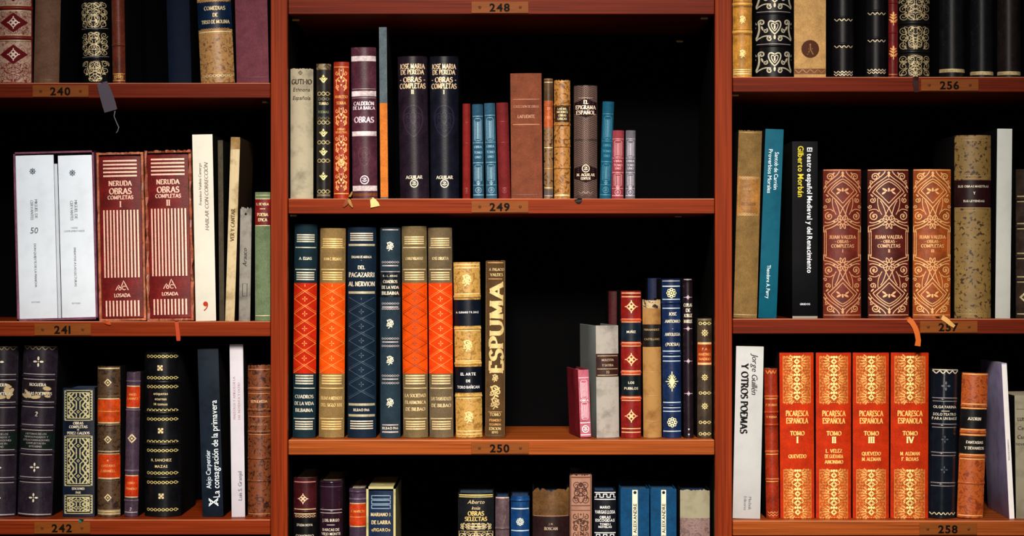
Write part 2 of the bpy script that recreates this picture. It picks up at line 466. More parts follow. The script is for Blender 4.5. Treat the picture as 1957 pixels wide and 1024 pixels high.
        it += mir([('s', bez((0, r), (r * .7, r * .95), (r * .6, 0)), r * .07), ('s', bez((r * .6, 0), (r * .5, -r * .7), (0, -r)), r * .07),
                   ('s', spiral(r * .3, r * .3, r * .25, 0, 1.2), r * .06), ('s', spiral(r * .25, -r * .3, r * .22, 2, 1.2, -1), r * .06), ('s', bez((0, r * .6), (r * .4, r * .2), (0, -r * .2)), r * .06)])
    return it

def patt(kind, hw, H, seed=0, w=1.0):
    """pattern filling |x|<hw, 0<y<H (y up)"""
    it = []; rnd = random.Random(seed)
    if kind == 'lattice':
        n = max(2, round(H / 27.0)); ph = H / n
        for i in range(n):
            y = i * ph
            it += [('s', [(-hw, y + ph * .0), (hw, y + ph)], w), ('s', [(hw, y), (-hw, y + ph)], w)]
            it += [('s', [(-hw, y + ph * .12), (0, y + ph * .62), (hw, y + ph * .12)], w * .6)]
            it += shift(orn('cross', 5.2), 0, y + ph)
        it = [i2 for i2 in it if max(p[1] for p in i2[1]) < H + 1]
    elif kind == 'vlines':
        n = seed or 11
        for i in range(n):
            x = -hw + 2 * hw * i / (n - 1); it.append(('s', [(x, 0), (x, H)], w))
    elif kind == 'hlines':
        n = seed or 4
        for i in range(n): y = H * i / (n - 1); it.append(('s', [(-hw, y), (hw, y)], w))
    elif kind == 'rope':
        n = max(3, round(2 * hw / max(H * 1.25, 1)))
        for i in range(n):
            x = -hw + 2 * hw * (i + .5) / n; it.append(('s', ring(x, H / 2, H * .42, 8), w))
            it.append(('f', ell(x + hw / n, H * .5, H * .16, H * .16, 6)))
    elif kind == 'wave':
        n = max(3, round(2 * hw / (H * 2.2))); pts = []
        for i in range(n * 6 + 1):
            t = i / (n * 6); pts.append((-hw + 2 * hw * t, H * (.5 + .5 * math.cos(t * n * 2 * math.pi))))
        it.append(('s', pts, w))
    elif kind == 'greek':
        n = max(3, round(2 * hw / (H * 2))); pts = []
        for i in range(n):
            x = -hw + 2 * hw * i / n; d = 2 * hw / n
            pts += [(x, 0), (x + d * .25, 0), (x + d * .25, H), (x + d * .75, H), (x + d * .75, 0)]
        it.append(('s', pts + [(hw, 0)], w))
    elif kind == 'herring':
        n = int(H / 4.2)
        for i in range(n):
            y = H * i / n
            it.append(('s', [(-hw, y), (-hw * .66, y + 4.5), (-hw * .33, y), (0, y + 8), (hw * .33, y), (hw * .66, y + 4.5), (hw, y)], w))
    elif kind == 'arab':      # dense mirrored filigree
        c = 12.5; ny = max(2, round(H / c)); dy = H / ny; nx = max(1, round(hw / c)); dx = hw / nx
        for j in range(ny):
            for i in range(nx):
                cx, cy = (i + .5) * dx, (j + .5) * dy
                d = 1 if (i + j) % 2 else -1; a = rnd.uniform(0, 6.28); r = min(dx, dy) * .56
                g = [('s', spiral(cx, cy, r, a, 1.5, d, 15), w), ('f', ell(cx + dx * .4 * math.cos(a), cy + dy * .4 * math.sin(a), r * .42, r * .2, 7, a + 1)),
                     ('s', bez((cx + r * math.cos(a), cy + r * math.sin(a)), (cx + dx * rnd.uniform(-.7, .7), cy + dy * .8), (cx - dx * .5, cy + dy * rnd.uniform(.2, .7)), n=6), w * .9),
                     ('f', ell(cx - dx * .3, cy - dy * .45, r * .28, r * .16, 6, rnd.uniform(0, 3)))]
                it += mir(g)
        it += mir([('s', bez((0, H * .02), (hw * .9, H * .3), (0, H * .52), n=12), w * 1.1), ('s', bez((0, H * .98), (hw * .9, H * .7), (0, H * .48), n=12), w * 1.1)])
        it = [g for g in it if all(abs(x) <= hw * 1.02 and -1 <= y <= H + 1 for x, y in g[1])]
    elif kind == 'vine':      # mirrored candelabra scrolls
        n = max(1, round(H / 34.0)); u = H / n
        for k in range(n):
            y = k * u
            it += shift(mir([('s', spiral(hw * .55, u * .22, hw * .38, 4.4, 1.15, 1), w * 1.5), ('s', bez((hw * .45, u * .05), (hw * 1.15, u * .5), (hw * .3, u * .62)), w * 1.7),
                             ('s', spiral(hw * .6, u * .78, hw * .33, 1.6, 1.1, -1), w * 1.4), ('f', ell(hw * .35, u * .48, hw * .26, hw * .13, 8, .9)),
                             ('f', ell(hw * .8, u * .5, hw * .18, hw * .12, 8, 2)), ('s', bez((0, u * .62), (hw * .4, u * .7), (hw * .3, u)), w * 1.2)]), 0, y)
            it += [('f', ell(0, y + u * .3, hw * .13, hw * .13, 8)), ('f', ell(0, y + u * .62, hw * .15, hw * .22, 8)), ('f', ell(0, y + u * .92, hw * .1, hw * .12, 8))]
    elif kind == 'strap':     # interlaced strapwork
        m = 4.0; x1 = hw - m
        it += [('s', [(-hw, 0), (-hw, H), (hw, H), (hw, 0), (-hw, 0)], w), ('s', [(-x1 + 1, m), (-x1 + 1, H - m), (x1 - 1, H - m), (x1 - 1, m), (-x1 + 1, m)], w * .9)]
        n = max(2, round(H / 28.0)); u = (H - 2 * m) / n
        for k in range(n):
            y = m + k * u
            it += shift(mir([('s', [(x1 * .16, 0), (x1 * .16, u * .30), (x1 * .45, u * .5), (x1 * .16, u * .70), (x1 * .16, u)], w * 1.5),
                             ('s', [(x1 * .34, 0), (x1 * .80, u * .5), (x1 * .34, u)], w * 1.9), ('s', [(x1 * .92, u * .05), (x1 * .42, u * .5), (x1 * .92, u * .95)], w * 1.9),
                             ('s', [(x1 * .66, 0), (x1 * .92, u * .28)], w * 1.6), ('s', [(x1 * .66, u), (x1 * .92, u * .72)], w * 1.6)]), 0, y)
            it += shift([('s', [(-2.6, 0), (0, 2.6), (2.6, 0), (0, -2.6), (-2.6, 0)], w), ], 0, y + u * .5)
        b = int(H / 5)
        for k in range(b):
            y = H * (k + .5) / b; it += mir([('f', [(hw - 3.4, y), (hw - 1.7, y - 1.5), (hw - .4, y), (hw - 1.7, y + 1.5)])])
    elif kind == 'lacecol':   # bright central column of the lace panel
        for k, y in enumerate([H * .12, H * .31, H * .5, H * .69, H * .88]):
            r = hw * (.20 if k % 2 == 0 else .24)
            it += shift([('s', [(-r, 0), (0, r), (r, 0), (0, -r), (-r, 0)], w * 1.5), ('s', ring(0, 0, r * .5, 10), w * 1.1)], 0, y)
            for dx in (-.17, 0, .17): it.append(('f', ell(hw * dx, min(y + H * .095, H - 2), hw * .085, H * .026, 7)))
            it += mir([('s', [(hw * .3, y), (hw * .42, y + 2.5), (hw * .36, y + 6)], w)])
    elif kind == 'lace':      # side foliage of the lace panel
        for k, y in enumerate([H * .12, H * .5, H * .88]):
            for a in (-.95, -.6, -.25, .1, .45, .8):
                c0, s0 = math.cos(a), math.sin(a)
                it += mir([('f', ell(hw * .56 * c0, min(max(y + hw * .5 * s0, 1), H - 1), hw * .2, hw * .05, 7, a))])
        step = 5.4
        for j in range(int(H / step) + 1):
            for i in range(4):
                x = hw * (.36 + .19 * i) + (1.6 if j % 2 else 0)
                if x < hw * .96: it += mir([('s', spiral(x, j * step, 2.3, j * 1.3 + i * 2, 1.0, 1, 7), w)])
        for j in range(int(2 * hw / 5.0)):
            x = -hw + 2.5 + j * 5.0; it += [('f', ell(x, 1.2, 1.5, .9, 6)), ('f', ell(x, H - 1.2, 1.5, .9, 6))]
        it += mir([('s', [(hw, 0), (hw, H)], w * .8)])
    elif kind == 'torn':      # ragged remains of a paper label
        for i in range(seed):
            sd = 1 if i % 2 else -1
            it.append(('f', ell(sd * hw * rnd.uniform(.5, .86), H * rnd.uniform(.12, .88), hw * rnd.uniform(.1, .26), H * rnd.uniform(.06, .16), 9, rnd.uniform(-.7, .7))))
        it.append(('f', ell(hw * rnd.uniform(-.2, .3), H * .12, hw * .34, H * .1, 9, .1)))
    elif kind == 'ogee':      # upper half of the big arabesque, y=H at the head, y=0 at the cartouche
        k = H / 118.0; q = hw / 38.0
        def P(*pts): return [(x * q, H - t * k) for x, t in pts]
        g = [('s', bez(*P((40, 34), (34, 18), (12, 12), (7, 0)), n=12), w * 1.2), ('s', bez(*P((39, 41), (30, 22), (10, 18), (0, 6)), n=12), w * 1.0),
             ('s', bez(*P((0, 20), (12, 24), (25, 38))), w), ('s', P((25, 38), (0, 62)), w), ('s', bez(*P((0, 15), (18, 22), (32, 41))), w * 1.1), ('s', P((32, 41), (14, 56), (0, 71)), w * 1.2),
             ('s', bez(*P((17, 57), (10, 66), (6, 84))), w), ('s', bez(*P((0, 71), (-4, 80), (-12, 92))), w), ('s', bez(*P((22, 52), (24, 70), (14, 84))), w * .9),
             ('s', spiral(27 * q, H - 11 * k, 8 * q, 3.1, 1.5, -1), w * 1.3), ('s', spiral(35 * q, H - 22 * k, 4 * q, 1, 1.2, 1), w),
             ('s', spiral(32 * q, H - 56 * k, 6 * q, 2.2, 1.4, 1), w * 1.2), ('s', spiral(37 * q, H - 68 * k, 4.2 * q, 0, 1.2, -1), w),
             ('s', spiral(29 * q, H - 87 * k, 9 * q, 1.4, 1.5, -1), w * 1.3), ('s', bez(*P((38, 98), (30, 103), (14, 92))), w * 1.2), ('s', bez(*P((39, 76), (26, 70), (20, 78))), w),
             ('s', bez(*P((40, 106), (24, 104), (12, 96))), w), ('s', bez(*P((36, 112), (24, 110), (12, 102))), w * 1.2), ('s', P((40, 118), (40, 107)), w), ('s', P((36, 118), (36, 112)), w),
             ('f', ell(8 * q, H - 36 * k, 6 * q, 2.2, 8, .5)), ('f', ell(10 * q, H - 42 * k, 5 * q, 1.8, 8, -.6)), ('f', ell(33 * q, H - 47 * k, 4 * q, 1.6, 8, .8)), ('f', ell(20 * q, H - 5 * k, 4 * q, 1.6, 8, 2.4)),
             ('f', ell(30 * q, H - 87 * k, 2.4, 2.4, 7)), ('f', ell(19 * q, H - 97 * k, 4 * q, 1.5, 8, .3)), ('f', ell(36 * q, H - 30 * k, 3 * q, 1.4, 8, 1.2))]
        it += mir(g)
        for a in range(8):
            t = a * math.pi / 4 + .39
            it += [('s', [(p[0] * q, p[1] + H - 98 * k) for p in bez((5 * math.cos(t - .35), 5 * math.sin(t - .35)), (11 * math.cos(t - .3), 11 * math.sin(t - .3)), (14 * math.cos(t), 14 * math.sin(t)), n=4)], w),
                   ('s', [(p[0] * q, p[1] + H - 98 * k) for p in bez((5 * math.cos(t + .35), 5 * math.sin(t + .35)), (11 * math.cos(t + .3), 11 * math.sin(t + .3)), (14 * math.cos(t), 14 * math.sin(t)), n=4)], w)]
        it += [('s', ring(0, H - 98 * k, 4.2, 10), w), ('f', ell(0, H - 36 * k, 2, 4, 8)), ('f', ell(0, H - 4 * k, 2.6, 3.6, 8)), ('f', ell(0, H - 10 * k, 1.6, 2.6, 8))]
    elif kind == 'fill_diamond':
        it.append(('f', [(-hw, H / 2), (0, 0), (hw, H / 2), (0, H)]))
    elif kind == 'fill_hex':
        n = 8
        for i in range(n):
            a = -hw + 2 * hw * i / n; b = -hw + 2 * hw * (i + 1) / n
            f = lambda x: H * (.5 - .22 * abs(x) / hw)
            it.append(('f', [(a, H / 2 - f(a)), (b, H / 2 - f(b)), (b, H / 2 + f(b)), (a, H / 2 + f(a))]))
    elif kind == 'fill_strip':
        it.append(('f', [(-hw, 0), (hw, 0), (hw, H), (-hw, H)]))
    elif kind == 'panelbox':
        it += [('s', [(-hw, 0), (-hw, H), (hw, H), (hw, 0), (-hw, 0)], w)]
    elif kind == 'column':    # slender stamped columns with arched heads (small pocket editions)
        it += mir([('s', [(hw * .72, H * .06), (hw * .72, H * .9)], w * 1.4), ('s', bez((hw * .72, H * .9), (hw * .5, H * 1.02), (0, H * .97)), w), ('s', [(hw * .42, H * .08), (hw * .42, H * .86)], w * 1.3)])
        it += [('s', [(-hw * .1, H * .1), (-hw * .1, H * .84)], w * 1.2), ('s', [(hw * .14, H * .1), (hw * .14, H * .84)], w)]
        it += mir([('s', bez((hw * .72, H * .06), (hw * .4, -H * .02), (0, H * .04)), w)])
    return it

def clipx(poly, x, keep_right):
    out = []
    for a, b in zip(poly, poly[1:] + poly[:1]):
        ia = (a[0] >= x) == keep_right or a[0] == x; ib = (b[0] >= x) == keep_right or b[0] == x
        if ia: out.append(a)
        if ia != ib and a[0] != b[0]:
            t = (x - a[0]) / (b[0] - a[0]); out.append((x, a[1] + (b[1] - a[1]) * t))
    return out

def slices(poly, step=3.0):
    x0 = min(p[0] for p in poly); x1 = max(p[0] for p in poly)
    n = max(1, int((x1 - x0) / step))
    if n == 1: return [poly]
    out = []
    for i in range(n):
        a = x0 + (x1 - x0) * i / n; b = x0 + (x1 - x0) * (i + 1) / n
        q = list(poly)
        if i > 0: q = clipx(q, a, True)
        if i < n - 1: q = clipx(q, b, False)
        if len(q) > 2: out.append(q)
    return out

def tess(items):
    """turn strokes and fills into 2-D verts and faces, cut short enough to follow a rounded spine"""
    V, F = [], []
    for it in items:
        if it[0] == 's':
            pts = []
            src = it[1]
            for a, b in zip(src, src[1:]):
                n = max(1, int(math.hypot(b[0] - a[0], b[1] - a[1]) / 5.0)) if abs(b[0] - a[0]) > 4 else 1
                for i in range(n): pts.append((a[0] + (b[0] - a[0]) * i / n, a[1] + (b[1] - a[1]) * i / n))
            pts.append(src[-1])
            v, f = ribbon(pts, it[2])
        else:
            v, f = [], []
            for pl in slices(list(it[1])):
                f.append(tuple(range(len(v), len(v) + len(pl)))); v += pl
        b = len(V); V.extend(v); F.extend(tuple(i + b for i in q) for q in f)
    return V, F

# ---------------------------------------------------------------- books
SHELF_TOP = {'L1': 158.5, 'L2': 614.0, 'L3': 993.0, 'C0': -1.5, 'C1': 379.5, 'C2': 840.5, 'C3': 1282.0, 'R1': 147.0, 'R2': 609.0, 'R3': 995.0}
GROUP = {'L1': 'books on shelf 240', 'L2': 'books on shelf 241', 'L3': 'books on shelf 242', 'C1': 'books on shelf 249', 'C2': 'books on shelf 250', 'C3': 'books on the shelf under 250',
         'R1': 'books on shelf 256', 'R2': 'books on shelf 257', 'R3': 'books on shelf 258'}
SETB = {'L1': 18, 'L2': 20, 'L3': 48, 'C1': 16, 'C2': 46, 'C3': 44, 'R1': 18, 'R2': 20, 'R3': 34}
WEAR = random.Random(7)

def L(y0, y1, rgb, kind='leather', uf=1.0, rgb2=None, name='title_label', lab=None): return ('L', y0, y1, rgb, kind, uf, rgb2, name, lab)
def R(y, h, rgb=None, kind='leather'): return ('R', y, h, rgb, kind)
def G(y, h, rgb, uf=0.94, kind='gilt'): return ('G', y, h, rgb, uf, kind)
def T(y, s, h, rgb, font='serif', uf=0.9, u=0, it=0.0, kind='gilt'): return ('T', y, s, h, rgb, font, uf, u, it, kind)
def V(u, y, s, h, rgb, length, d=1, font='sans', it=0.0, kind='print'): return ('V', u, y, s, h, rgb, length, d, font, it, kind)
def O(k, y, r, rgb, u=0, kind='gilt', name='gilt_ornament'): return ('O', k, y, r, rgb, u, kind, name)
def P(k, y0, y1, rgb, uf=0.9, w=1.0, seed=0, kind='gilt', fl=False): return ('P', k, y0, y1, rgb, uf, w, seed, kind, fl)

class Spine:
    def __init__(s, hw, b): s.hw, s.b = hw, b
    def y(s, x):
        t = min(abs(x) / s.hw, 1.0)
        return -s.b * (1 - t ** 2.3)

def cover_mesh(name, hw, H, dep, sp, t, mats, parent, ragged=0.0, groove=True, n=16, rnd=None):
    ix = []
    outer, inner, arcflag = [], [], []
    gi = min(0.0007, hw * .12) if groove else 0.0
    bd = [(dep, 0), (dep * .5, 0), (0.0058, 0), (0.0034, gi), (0.0012, gi * .4)] if groove else [(dep, 0), (dep * .5, 0), (0.0015, 0)]
    for y, g in bd: outer.append((-hw + g, y)); inner.append((-hw + max(t, g + .0003), max(y, t))); arcflag.append(0)
    for i in range(n + 1):
        x = -hw + 2 * hw * i / n
        outer.append((x, sp.y(x))); inner.append((x * (hw - t) / hw, sp.y(x) + t)); arcflag.append(1)
    for y, g in bd[::-1]: outer.append((hw - g, y)); inner.append((hw - max(t, g + .0003), max(y, t))); arcflag.append(0)
    m = len(outer); e = min(t * .5, .0006)
    def mixp(f): return [(o[0] + (i[0] - o[0]) * f, o[1] + (i[1] - o[1]) * f) for o, i in zip(outer, inner)]
    ch = mixp(.28)
    top = [H - (ragged * rnd.random() if (ragged and arcflag[k]) else 0) for k in range(m)]
    rings = [([p + (0.0,) for p in ch]), ([p + (e,) for p in outer]), ([p + (H * .33,) for p in outer]), ([p + (H * .66,) for p in outer]),
             [p + (top[k] - e,) for k, p in enumerate(outer)], [p + (top[k],) for k, p in enumerate(ch)],
             [p + (top[k] - e * .3,) for k, p in enumerate(inner)], [p + (H * .5,) for p in inner], [p + (e * .3,) for p in inner]]
    Vv = [v for r in rings for v in r]; Ff = []
    nr = len(rings)
    for r in range(nr):
        r2 = (r + 1) % nr
        for k in range(m - 1): Ff.append((r * m + k, r * m + k + 1, r2 * m + k + 1, r2 * m + k)); ix.append(1 if not (arcflag[k] and arcflag[k + 1]) else 0)
    Ff.append(tuple(r * m for r in range(nr))); Ff.append(tuple(r * m + m - 1 for r in range(nr))[::-1])
    return mk(name, Vv, Ff, mats, parent, 40, ix + [1, 1])

def box_mesh(b, inset=0):
    x0, x1, y0, y1, z0, z1 = b
    v = [(x0, y0, z0), (x1, y0, z0), (x1, y1, z0), (x0, y1, z0), (x0, y0, z1), (x1, y0, z1), (x1, y1, z1), (x0, y1, z1)]
    f = [(0, 3, 2, 1), (4, 5, 6, 7), (0, 1, 5, 4), (1, 2, 6, 5), (2, 3, 7, 6), (3, 0, 4, 7)]
    return v, f

def bevbox(b, e):
    """box with chamfered edges"""
    x0, x1, y0, y1, z0, z1 = b
    V, F = [], []
    c = ((x0 + x1) / 2, (y0 + y1) / 2, (z0 + z1) / 2); h = ((x1 - x0) / 2, (y1 - y0) / 2, (z1 - z0) / 2)
    idx = {}
    for sx in (-1, 1):
        for sy in (-1, 1):
            for sz in (-1, 1):
                for ax in range(3):
                    s = (sx, sy, sz)
                    p = [c[k] + s[k] * (h[k] - (0 if k == ax else e)) for k in range(3)]
                    idx[(sx, sy, sz, ax)] = len(V); V.append(tuple(p))
    for ax in range(3):
        a, b2 = [k for k in range(3) if k != ax]
        for sg in (-1, 1):
            q = []
            for (sa, sb) in ((-1, -1), (1, -1), (1, 1), (-1, 1)):
                s = [0, 0, 0]; s[ax] = sg; s[a] = sa; s[b2] = sb; q.append(idx[tuple(s) + (ax,)])
            F.append(tuple(q))
    for ax in range(3):     # edge along ax
        a, b2 = [k for k in range(3) if k != ax]
        for sa in (-1, 1):
            for sb in (-1, 1):
                q = []
                for (sg, w) in ((-1, a), (1, a), (1, b2), (-1, b2)):
                    s = [0, 0, 0]; s[ax] = sg; s[a] = sa; s[b2] = sb; q.append(idx[tuple(s) + (w,)])
                F.append(tuple(q))
    for sx in (-1, 1):
        for sy in (-1, 1):
            for sz in (-1, 1): F.append(tuple(idx[(sx, sy, sz, ax)] for ax in range(3)))
    return V, F

def fix_normals(o):
    import bmesh
    bm = bmesh.new(); bm.from_mesh(o.data); bmesh.ops.recalc_face_normals(bm, faces=bm.faces[:]); bm.to_mesh(o.data); bm.free()
    return o

def book(label, row, x0, x1, top, base, dec=(), lean=0.0, rnd=0.35, name='leather_book', cat='book', sb=0, depth=None, yaw=0.0, lift=0.0,
         pages=(205, 190, 160), soft=False, ragged=0.0, group=None, thick=None, floor_y=None, boards=None):
    """x0,x1: edges of the spine at its foot, top: head of the spine (photograph pixels at the shelf front)"""
    s = SETB[row] + sb; k = (D + s) / D; q = k * S
    zs = (512 - SHELF_TOP[row]) * S + lift * S
    W = (x1 - x0) * q; hw = W / 2 - 0.00012
    ztop = (512 - top) * q; H = (ztop - zs)
    th = math.atan2(lean * q, H)
    H = H / math.cos(th) - abs(W / 2 * math.sin(th)) * .6
    dep = (depth or min(0.66 * H / S, 245)) * S
    b = rnd * (1.5 if rnd >= .3 else 1.0) * hw
    sp = Spine(hw, b)
    root = bpy.data.objects.new(name, None); COL.objects.link(root)
    root.empty_display_size = 0.02
    root.location = (((x0 + x1) / 2 - 978.5) * q, s * S + b, zs + abs(W / 2 * math.sin(th)) + 0.00005)
    root.rotation_euler = (0, th, math.radians(yaw))
    tag(root, label, cat, group or GROUP[row])
    seed = random.Random(hash((x0, top, row)) & 0xffff if False else int(x0 * 31 + top * 7))
    m = mat(*base)
    t = thick or (0.0007 if soft else 0.0018)
    t = min(t, hw * .35)
    bm_ = m if boards == 'same' else mat('matte', boards or (17, 15, 16))
    cover_mesh('cover', hw, H, dep, sp, t, [m, bm_], root, ragged * S, groove=not soft, rnd=seed)
    ins = 0.0002 if soft else 0.0028
    pv, pf = box_mesh((-(hw - t - .0001), hw - t - .0001, t + .0006, dep - (0.0004 if soft else 0.003), ins, H - ins - ragged * S))
    mk('page_block', pv, pf, mat('pages', pages), root)

    def lift3(pts, off):
        out = []
        for u, y in pts:
            x = max(-hw, min(hw, u * q)); z = (512 - y) * q - zs
            out.append((x, sp.y(x) - off, max(0.0001, min(H - .0001, z))))
        return out
    labels = []
    for i, op in enumerate(dec):
        eps = i * 0.000004
        c = op[0]
        hwp = hw / q
        if c == 'L':
            _, y0, y1, rgb, kind, uf, rgb2, nm, lb = op
            n = 14; Vv, Ff = [], []
            off = 0.00018 + eps
            for (yy, o) in ((y0, 0.0), (y0, off), (y1, off), (y1, 0.0)):
                Vv += lift3([(hwp * uf * (-1 + 2 * j / n), yy) for j in range(n + 1)], o)
            for r in range(3):
                for j in range(n): Ff.append((r * (n + 1) + j, (r + 1) * (n + 1) + j, (r + 1) * (n + 1) + j + 1, r * (n + 1) + j + 1))
            ob = mk(nm, Vv, Ff, mat(kind, rgb, rgb2), root, 40)
            if lb: ob['label'] = lb
            labels.append((y0, y1, ob))
            continue
        if c == 'R':
            _, y, h, rgb, kind = op
            n = 14; Vv, Ff = [], []
            prof = [(-.5, 0), (-.42, .16), (-.2, .33), (0, .38), (.2, .33), (.42, .16), (.5, 0)]
            for (dv, po) in prof:
                for j in range(n + 1):
                    u = hwp * (-1 + 2 * j / n); x = u * q * (1 + po * h * q / hw * .35)
                    edge = 1 - (abs(j - n / 2) / (n / 2)) ** 6 * .5
                    Vv.append((x, sp.y(u * q) - po * h * q * edge - .0001, (512 - (y - dv * h)) * q - zs))
            for r in range(len(prof) - 1):
                for j in range(n): Ff.append((r * (n + 1) + j, r * (n + 1) + j + 1, (r + 1) * (n + 1) + j + 1, (r + 1) * (n + 1) + j))
            mk('raised_band', Vv, Ff, mat(kind, rgb) if rgb else m, root, 60)
            continue
        if c == 'G':
            _, y, h, rgb, uf, kind = op
            n = 12; pts = []
            for yy in (y - h / 2, y + h / 2): pts += [(hwp * uf * (-1 + 2 * j / n), yy) for j in range(n + 1)]
            Vv = lift3(pts, 0.00030 + eps); Ff = [(j, n + 1 + j, n + 2 + j, j + 1) for j in range(n)]
            yc = y; nm = 'gilt_line'; mm = mat(kind, rgb)
        elif c == 'T':
            _, y, txt, h, rgb, font, uf, u, itl, kind = op
            v2, Ff = text2d(txt, h, font, 2 * hwp * uf, itl)
            Vv = lift3([(u + a, y - bb) for a, bb in v2], 0.00060 + eps); yc = y; nm = 'lettering'; mm = mat(kind, rgb)
        elif c == 'V':
            _, u, y, txt, h, rgb, length, d, font, itl, kind = op
            v2, Ff = text2d(txt, h, font, length, itl)
            if d > 0: pts = [(u - bb, y - a) for a, bb in v2]
            else: pts = [(u + bb, y + a) for a, bb in v2]
            Vv = lift3(pts, 0.00060 + eps); yc = y; nm = 'lettering'; mm = mat(kind, rgb)
        elif c == 'O':
            _, kd, y, r, rgb, u, kind, nm = op
            v2, Ff = tess(orn(kd, r))
            Vv = lift3([(u + a, y - bb) for a, bb in v2], 0.00046 + eps); yc = y; mm = mat(kind, rgb)
        elif c == 'P':
            _, kd, y0, y1, rgb, uf, w, sd, kind, fl = op
            items = patt(kd, hwp * uf, y1 - y0, sd, w)
            v2, Ff = tess(items)
            if fl: Vv = lift3([(a, y0 + bb) for a, bb in v2], 0.00033 + eps)
            else: Vv = lift3([(a, y1 - bb) for a, bb in v2], (0.00042 if kd.startswith('fill') else 0.00033) + eps)
            yc = (y0 + y1) / 2; nm = 'tooled_pattern'; mm = mat(kind, rgb)
        par = root
        for (a, bb, ob) in labels:
            if a <= yc <= bb: par = ob
        mk(nm, Vv, Ff, mm, par)
    return root

def ribbon_mark(root, pts, w, rgb, label, twist=0.0):
    """ribbon bookmark hanging from under a book; pts in photograph pixels with depth: (x, y, depth)"""
    Vv, Ff = [], []
    inv = Matrix.LocRotScale(root.location, root.rotation_euler, None).inverted()
    n = len(pts); th = 0.0003
    for i, (px, py, dp) in enumerate(pts):
        a = pts[max(0, i - 1)]; b = pts[min(n - 1, i + 1)]
        dx, dy = b[0] - a[0], b[1] - a[1]; l = math.hypot(dx, dy) or 1
        nx, ny = -dy / l, dx / l
        if dp > 0 or l < 1e-3: nx, ny = 1, 0
        ww = (w[i] if isinstance(w, (list, tuple)) else w) / 2
        k = (D + dp) / D
        tw = twist * math.sin(i * 1.3)
        for sgn in (-1, 1):
            p = Vector((((px + sgn * nx * ww) - 978.5) * k * S, (dp + sgn * tw) * S, (512 - (py + sgn * ny * ww)) * k * S))
            for o in (0, th): Vv.append(tuple(inv @ (p + Vector((0, -o, 0)))))
    for i in range(n - 1):
        a, b = i * 4, (i + 1) * 4
        Ff += [(a + 1, a + 3, b + 3, b + 1), (a, b, b + 2, a + 2), (a, a + 1, b + 1, b), (a + 2, b + 2, b + 3, a + 3)]
    o = mk('ribbon_bookmark', Vv, Ff, mat('satin', rgb), root, 60)
    o['label'] = label
    return o

def slipcase(label, row, x0, x1, top, base, lean=0.0, wall=3.0, sb=0, depth=210, rough=0.0, group=None):
    s = SETB[row] + sb; k = (D + s) / D; q = k * S
    zs = (512 - SHELF_TOP[row]) * S
    W = (x1 - x0) * q; H = (512 - top) * q - zs; th = math.atan2(lean * q, H)
    t = wall * q; dep = depth * S; rnd = random.Random(int(x0))
    Vv, Ff = [], []
    def slab(ax, lo, hi, n=22):
        # ax: 0 = side wall (x range lo..hi, runs along z), 1 = top or bottom (z range lo..hi, runs along x)
        b = len(Vv)
        for i in range(n + 1):
            f = i / n
            jt = (rnd.random() - .5) * rough * q; jy = rnd.random() ** 3 * rough * 2.2 * q; jw = (rnd.random() - .5) * rough * .6 * q
            if ax == 0:
                z = f * H; Vv.extend([(lo - jw * .5, jy, z), (hi + jw, jy, z), (hi, dep, z), (lo, dep, z)])
            else:
                x = -W / 2 + f * W; Vv.extend([(x, jy, lo), (x, dep, lo), (x, dep, hi + jt * (lo > 0)), (x, jy, hi + jt * (lo > 0))])
        for i in range(n):
            for j in range(4): Ff.append((b + i * 4 + j, b + i * 4 + (j + 1) % 4, b + (i + 1) * 4 + (j + 1) % 4, b + (i + 1) * 4 + j))
        Ff.append((b, b + 1, b + 2, b + 3)); e = b + n * 4; Ff.append((e + 3, e + 2, e + 1, e))
    slab(0, -W / 2, -W / 2 + t); slab(0, W / 2 - t, W / 2); slab(1, 0, t); slab(1, H - t, H)
    b = len(Vv); v, f = box_mesh((-W / 2, W / 2, dep, dep + t, 0, H)); Vv += v; Ff += [tuple(i + b for i in g) for g in f]
    o = mk('slipcase', Vv, Ff, mat(*base)); fix_normals(o)
    o.location = (((x0 + x1) / 2 - 978.5) * q, s * S, zs + abs(W / 2 * math.sin(th)) + .00005)
    o.rotation_euler = (0, th, 0)
    tag(o, label, 'slipcase', group)
    return o

# ---------------------------------------------------------------- the bookcase
def wx(px): return (px - 978.5) * S
def wz(py): return (512 - py) * S
CASE_D = 400 * S
WOOD = (150, 54, 18)      # redder boards
HONEY = (180, 88, 34)     # paler boards
case = bpy.data.objects.new('bookcase', None); COL.objects.link(case); case.location = (0, 0, wz(1345))
tag(case, 'reddish brown wooden library bookcase of three bays with numbered shelves', 'bookcase')
Z0 = wz(1345)
def cpart(name, b, m, e=0.0006, parent=None, off=None):
    base = Vector((0, 0, Z0)) if off is None else off
    c = Vector(((b[0] + b[1]) / 2, (b[2] + b[3]) / 2, b[4]))
    bb = (b[0] - c.x, b[1] - c.x, b[2] - c.y, b[3] - c.y, b[4] - c.z, b[5] - c.z)
    v, f = bevbox(bb, e)
    o = mk(name, v, f, m, parent or case); fix_normals(o)
    o.location = c - base
    o['_w'] = 0; del o['_w']
    return o, c

DARK = mat('matte', (6, 6, 6))  # upright sides near black: shade inside the bays put into the colour
for (a, b) in ((-331, -299), (517.5, 549.5), (1366.5, 1399.0), (2216, 2248)):
    o, c = cpart('upright', (wx(a), wx(b), 0.0135, CASE_D, wz(1345), wz(-335)), DARK, 0.0005)
    ed, _ = cpart('front_edging', (wx(a) , wx(b), 0, 0.0133, wz(1345), wz(-335)), mat('wood_z', WOOD), 0.0007, o, c)
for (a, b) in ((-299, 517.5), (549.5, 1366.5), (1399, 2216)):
    cpart('back_panel', (wx(a + .5), wx(b - .5), CASE_D - 0.006, CASE_D, wz(1345), wz(-335)), mat('matte', (5, 5, 6)), 0.0005)

